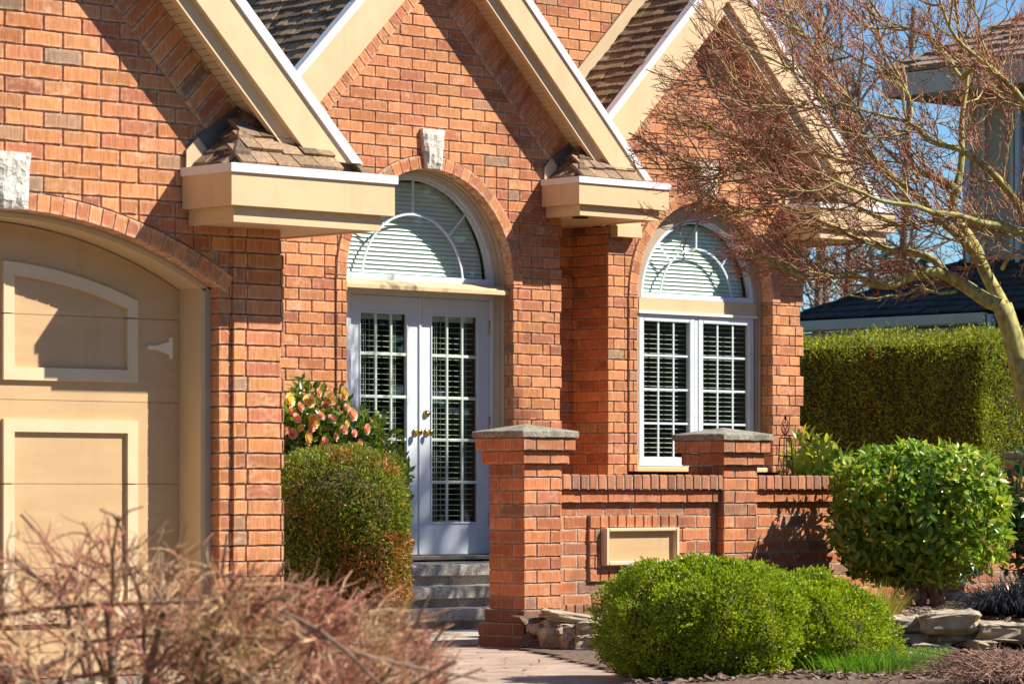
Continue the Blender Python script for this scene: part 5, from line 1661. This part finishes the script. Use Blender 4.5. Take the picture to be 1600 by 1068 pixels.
g = MB(); g.bbox(X1-.10, X1-.02, 24.95, 25.05, 3.2, 5.6, .02); g.bbox(X1-.03, X1+.05, Y1-.10, Y1+.02, 3.1, 5.66, .01); g.build('downspout', M['metal_white'], nh)

# ================================================================== wire obelisk
b = at(1227, 900, 26.0); b.z = .18
ob = thing('wire_obelisk', 'slender black wire garden obelisk standing against the right brick corner', 'garden obelisk', tuple(b))
g = MB(); zt = 1.435; wb_, wt = .115, .034
corner = lambda k, w, z: Vector((b.x+w*cos(pi/4+k*pi/2-YAW+.5), b.y+w*sin(pi/4+k*pi/2-YAW+.5), z))
for k in range(4): g.tube([corner(k,wb_,b.z), corner(k,wt*1.25,zt)], .0042, 5)
for z in (.45,.75,1.0,1.16,1.30,zt):
    t = (z-b.z)/(zt-b.z); w_ = wb_+(wt*1.25-wb_)*t
    for k in range(4): g.tube([corner(k,w_,z), corner(k+1,w_,z)], .0036, 4)
for za, zb in ((.75,1.0),(1.0,1.16),(1.16,1.30)):
    for k in range(4):
        ta, tb_ = (za-b.z)/(zt-b.z), (zb-b.z)/(zt-b.z)
        wa, wb2 = wb_+(wt*1.25-wb_)*ta, wb_+(wt*1.25-wb_)*tb_
        g.tube([corner(k,wa,za), corner(k+1,wb2,zb)], .0024, 4); g.tube([corner(k+1,wa,za), corner(k,wb2,zb)], .0024, 4)
g.build('frame', M['black_iron'], ob)
g = MB()
for k in range(6):
    a = 2*pi*k/6; pts = []
    for i in range(9):
        t = i/8; r_ = .034*sin(pi*t)**.8; a2 = a+t*2.2
        pts.append(Vector((b.x+r_*cos(a2), b.y+r_*sin(a2), zt+.02+t*.13)))
    g.tube(pts, .0028, 4)
g.lathe([(.0,0),(.012,.004),(.006,.02),(.004,.03)], (b.x,b.y,zt+.145), (0,0,1), 8)
for k in range(4): g.tube([corner(k,wt*1.25,zt), Vector((b.x,b.y,zt+.03))], .003, 4)
g.build('finial', M['black_iron'], ob)

# ================================================================== far trees
def bare(px, Z, h, r, label, seed):
    random.seed(seed)
    p = at(px, 900, Z); p.z = 0
    t = thing('bare_tree', label, 'tree', (p.x,p.y,0), 'thin bare trees beyond the neighbour garage')
    m = MB(); top = p+Vector((U(-.3,.3),U(-.3,.3),h))
    pts = [p, p.lerp(top,.3)+rdir()*.06, p.lerp(top,.65)+rdir()*.1, top]
    stick(m, pts, r, r*.4, 7, 0); m.build('trunk', M['bark_brown'], t)
    m = MB(); gg = Grow(m, [(1.5,.028,5,6,radians(45),4),(.7,.014,4,4,radians(45),3),(.35,.009,3,0,0,3)], lambda q: UP*.7, None, (0,0,0), .3)
    for k in range(20):
        z = U(.28,1.0); q = p.lerp(top,z); gg.go(q, Vector((U(-1,1),U(-1,1),U(.2,.9))), 0, 1.2-.5*z)
    m.build('branches', M['bark_brown'], t)
for k, (px, Z, h, r) in enumerate(((1272,58,9.0,.10),(1291,60,9.5,.15),(1308,57,8.0,.085),(1335,62,8.5,.10),(1400,64,10,.12))):
    bare(px, Z, h, r, ['thin bare tree just right of the brick corner', 'thicker bare trunk, second from the brick corner', 'slender bare trunk, third from the brick corner', 'bare tree behind the black roof hip', 'tall bare tree behind the maple crown'][k], 50+k)
random.seed(77)
def conifer(px, Z, h, w, label):
    p = at(px, 900, Z); p.z = 0
    t = thing('conifer_tree', label, 'tree', (p.x,p.y,0), 'dark conifers beyond the neighbour garage')
    m = MB(); stick(m, [p, p+UP*h], .16, .03, 7, 0); m.build('trunk', M['bark_brown'], t)
    m = MB()
    for k in range(3400):
        z = 1.2+(h-1.2)*R()**.9; rr = w*(1-z/h)**.8; a = U(0,2*pi); q = p+Vector((cos(a)*rr*sqrt(R()),sin(a)*rr*sqrt(R()),z))
        if noise.noise(q*1.4) < -.05: continue
        leaf(m, q, Vector((cos(a),sin(a),U(-.5,.2))), rdir()+UP, U(.12,.26), .07)
    m.build('foliage', M['conifer'], t)
conifer(1362, 66, 6.6, 1.5, 'blue green conifer showing under the right eave of the brick house')
conifer(1425, 70, 6.4, 1.4, 'smaller conifer behind the fork of the maple')

# tall woods across the street: seen only in the window panes, they also close off the low sky
m = MB(); random.seed(5)
for k in range(34):
    a = radians(172+k*5.9); d_ = 36+U(-4,4); p = Vector((16+d_*cos(a), 14+d_*sin(a), 0))
    h = U(9,12.5); w_ = U(3,4.5)
    for _ in range(330):
        q = rdir(); q = p+Vector((q.x*w_, q.y*w_, h*.5+q.z*h*.5)); leaf(m, q, rdir(), rdir(), U(1.0,1.7), U(.7,1.1))
# one of them stands nearer, to the right; its crown throws the soft shade on the doors and steps
p = Vector((18.0,20.69,.0))+Vector((1.05,-1,0))*8.6
stick(m, [p, p+Vector((.1,0,4)), p+Vector((0,.1,11.4))], .16, .03, 8, 0)
for _ in range(2300):
    z = U(7.8,12.55); w_ = .55*min(1,(12.7-z)/.5); a = U(0,2*pi); r_ = w_*sqrt(R())
    q = p+Vector((cos(a)*r_, sin(a)*r_, z+U(-.2,.1)))
    if noise.noise(Vector((q.x*2.2,q.y*2.2,q.z*.7))) < .05: continue
    leaf(m, q, rdir(), rdir(), U(.15,.24), U(.10,.16))
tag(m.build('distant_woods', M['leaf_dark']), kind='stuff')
# ================================================================== light, sky, camera
ts = Vector((1.05,-1.0,1.34)).normalized()
su = bpy.data.lights.new('sun', 'SUN'); su.energy = 5.0; su.angle = radians(.53); su.color = (1.0,.93,.80)
so = bpy.data.objects.new('sun', su); COL.objects.link(so); so.rotation_euler = (-ts).to_track_quat('-Z','Y').to_euler(); so.location = (20,-10,30)
wd = bpy.data.worlds.new('World'); SC.world = wd; wd.use_nodes = True
nt = wd.node_tree; bg = nt.nodes['Background']; sky = nt.nodes.new('ShaderNodeTexSky')
sky.sky_type = 'NISHITA'; sky.sun_disc = False; sky.sun_elevation = math.asin(ts.z); sky.sun_rotation = atan2(ts.x, ts.y)
sky.altitude = 0; sky.air_density = 1.0; sky.dust_density = 0.0; sky.ozone_density = 4.0
tn = nt.nodes.new('ShaderNodeMix'); tn.data_type = 'RGBA'; tn.blend_type = 'MULTIPLY'; tn.inputs[0].default_value = 1.0
tn.inputs[7].default_value = (.72,.99,1.18,1); nt.links.new(sky.outputs[0], tn.inputs[6]); nt.links.new(tn.outputs[2], bg.inputs[0]); bg.inputs[1].default_value = .068
cam = bpy.data.cameras.new('camera'); co = bpy.data.objects.new('camera', cam); COL.objects.link(co)
co.location = (0,0,CZ); co.rotation_euler = (pi/2, 0, -YAW)
cam.sensor_width = 36; cam.lens = F/1600*36; cam.shift_y = (HZ-534)/1600
cam.clip_start = .5; cam.clip_end = 800
cam.dof.use_dof = True; cam.dof.focus_distance = 25.5; cam.dof.aperture_fstop = 8.0
SC.camera = co
SC.view_settings.view_transform = 'Standard'; SC.view_settings.look = 'None'
SC.view_settings.exposure = .84; SC.view_settings.gamma = 1.0
SC.render.film_transparent = False
try:
    SC.cycles.use_denoising = True; SC.cycles.max_bounces = 8; SC.cycles.transparent_max_bounces = 12; SC.cycles.caustics_reflective = False; SC.cycles.caustics_refractive = False
except Exception: pass
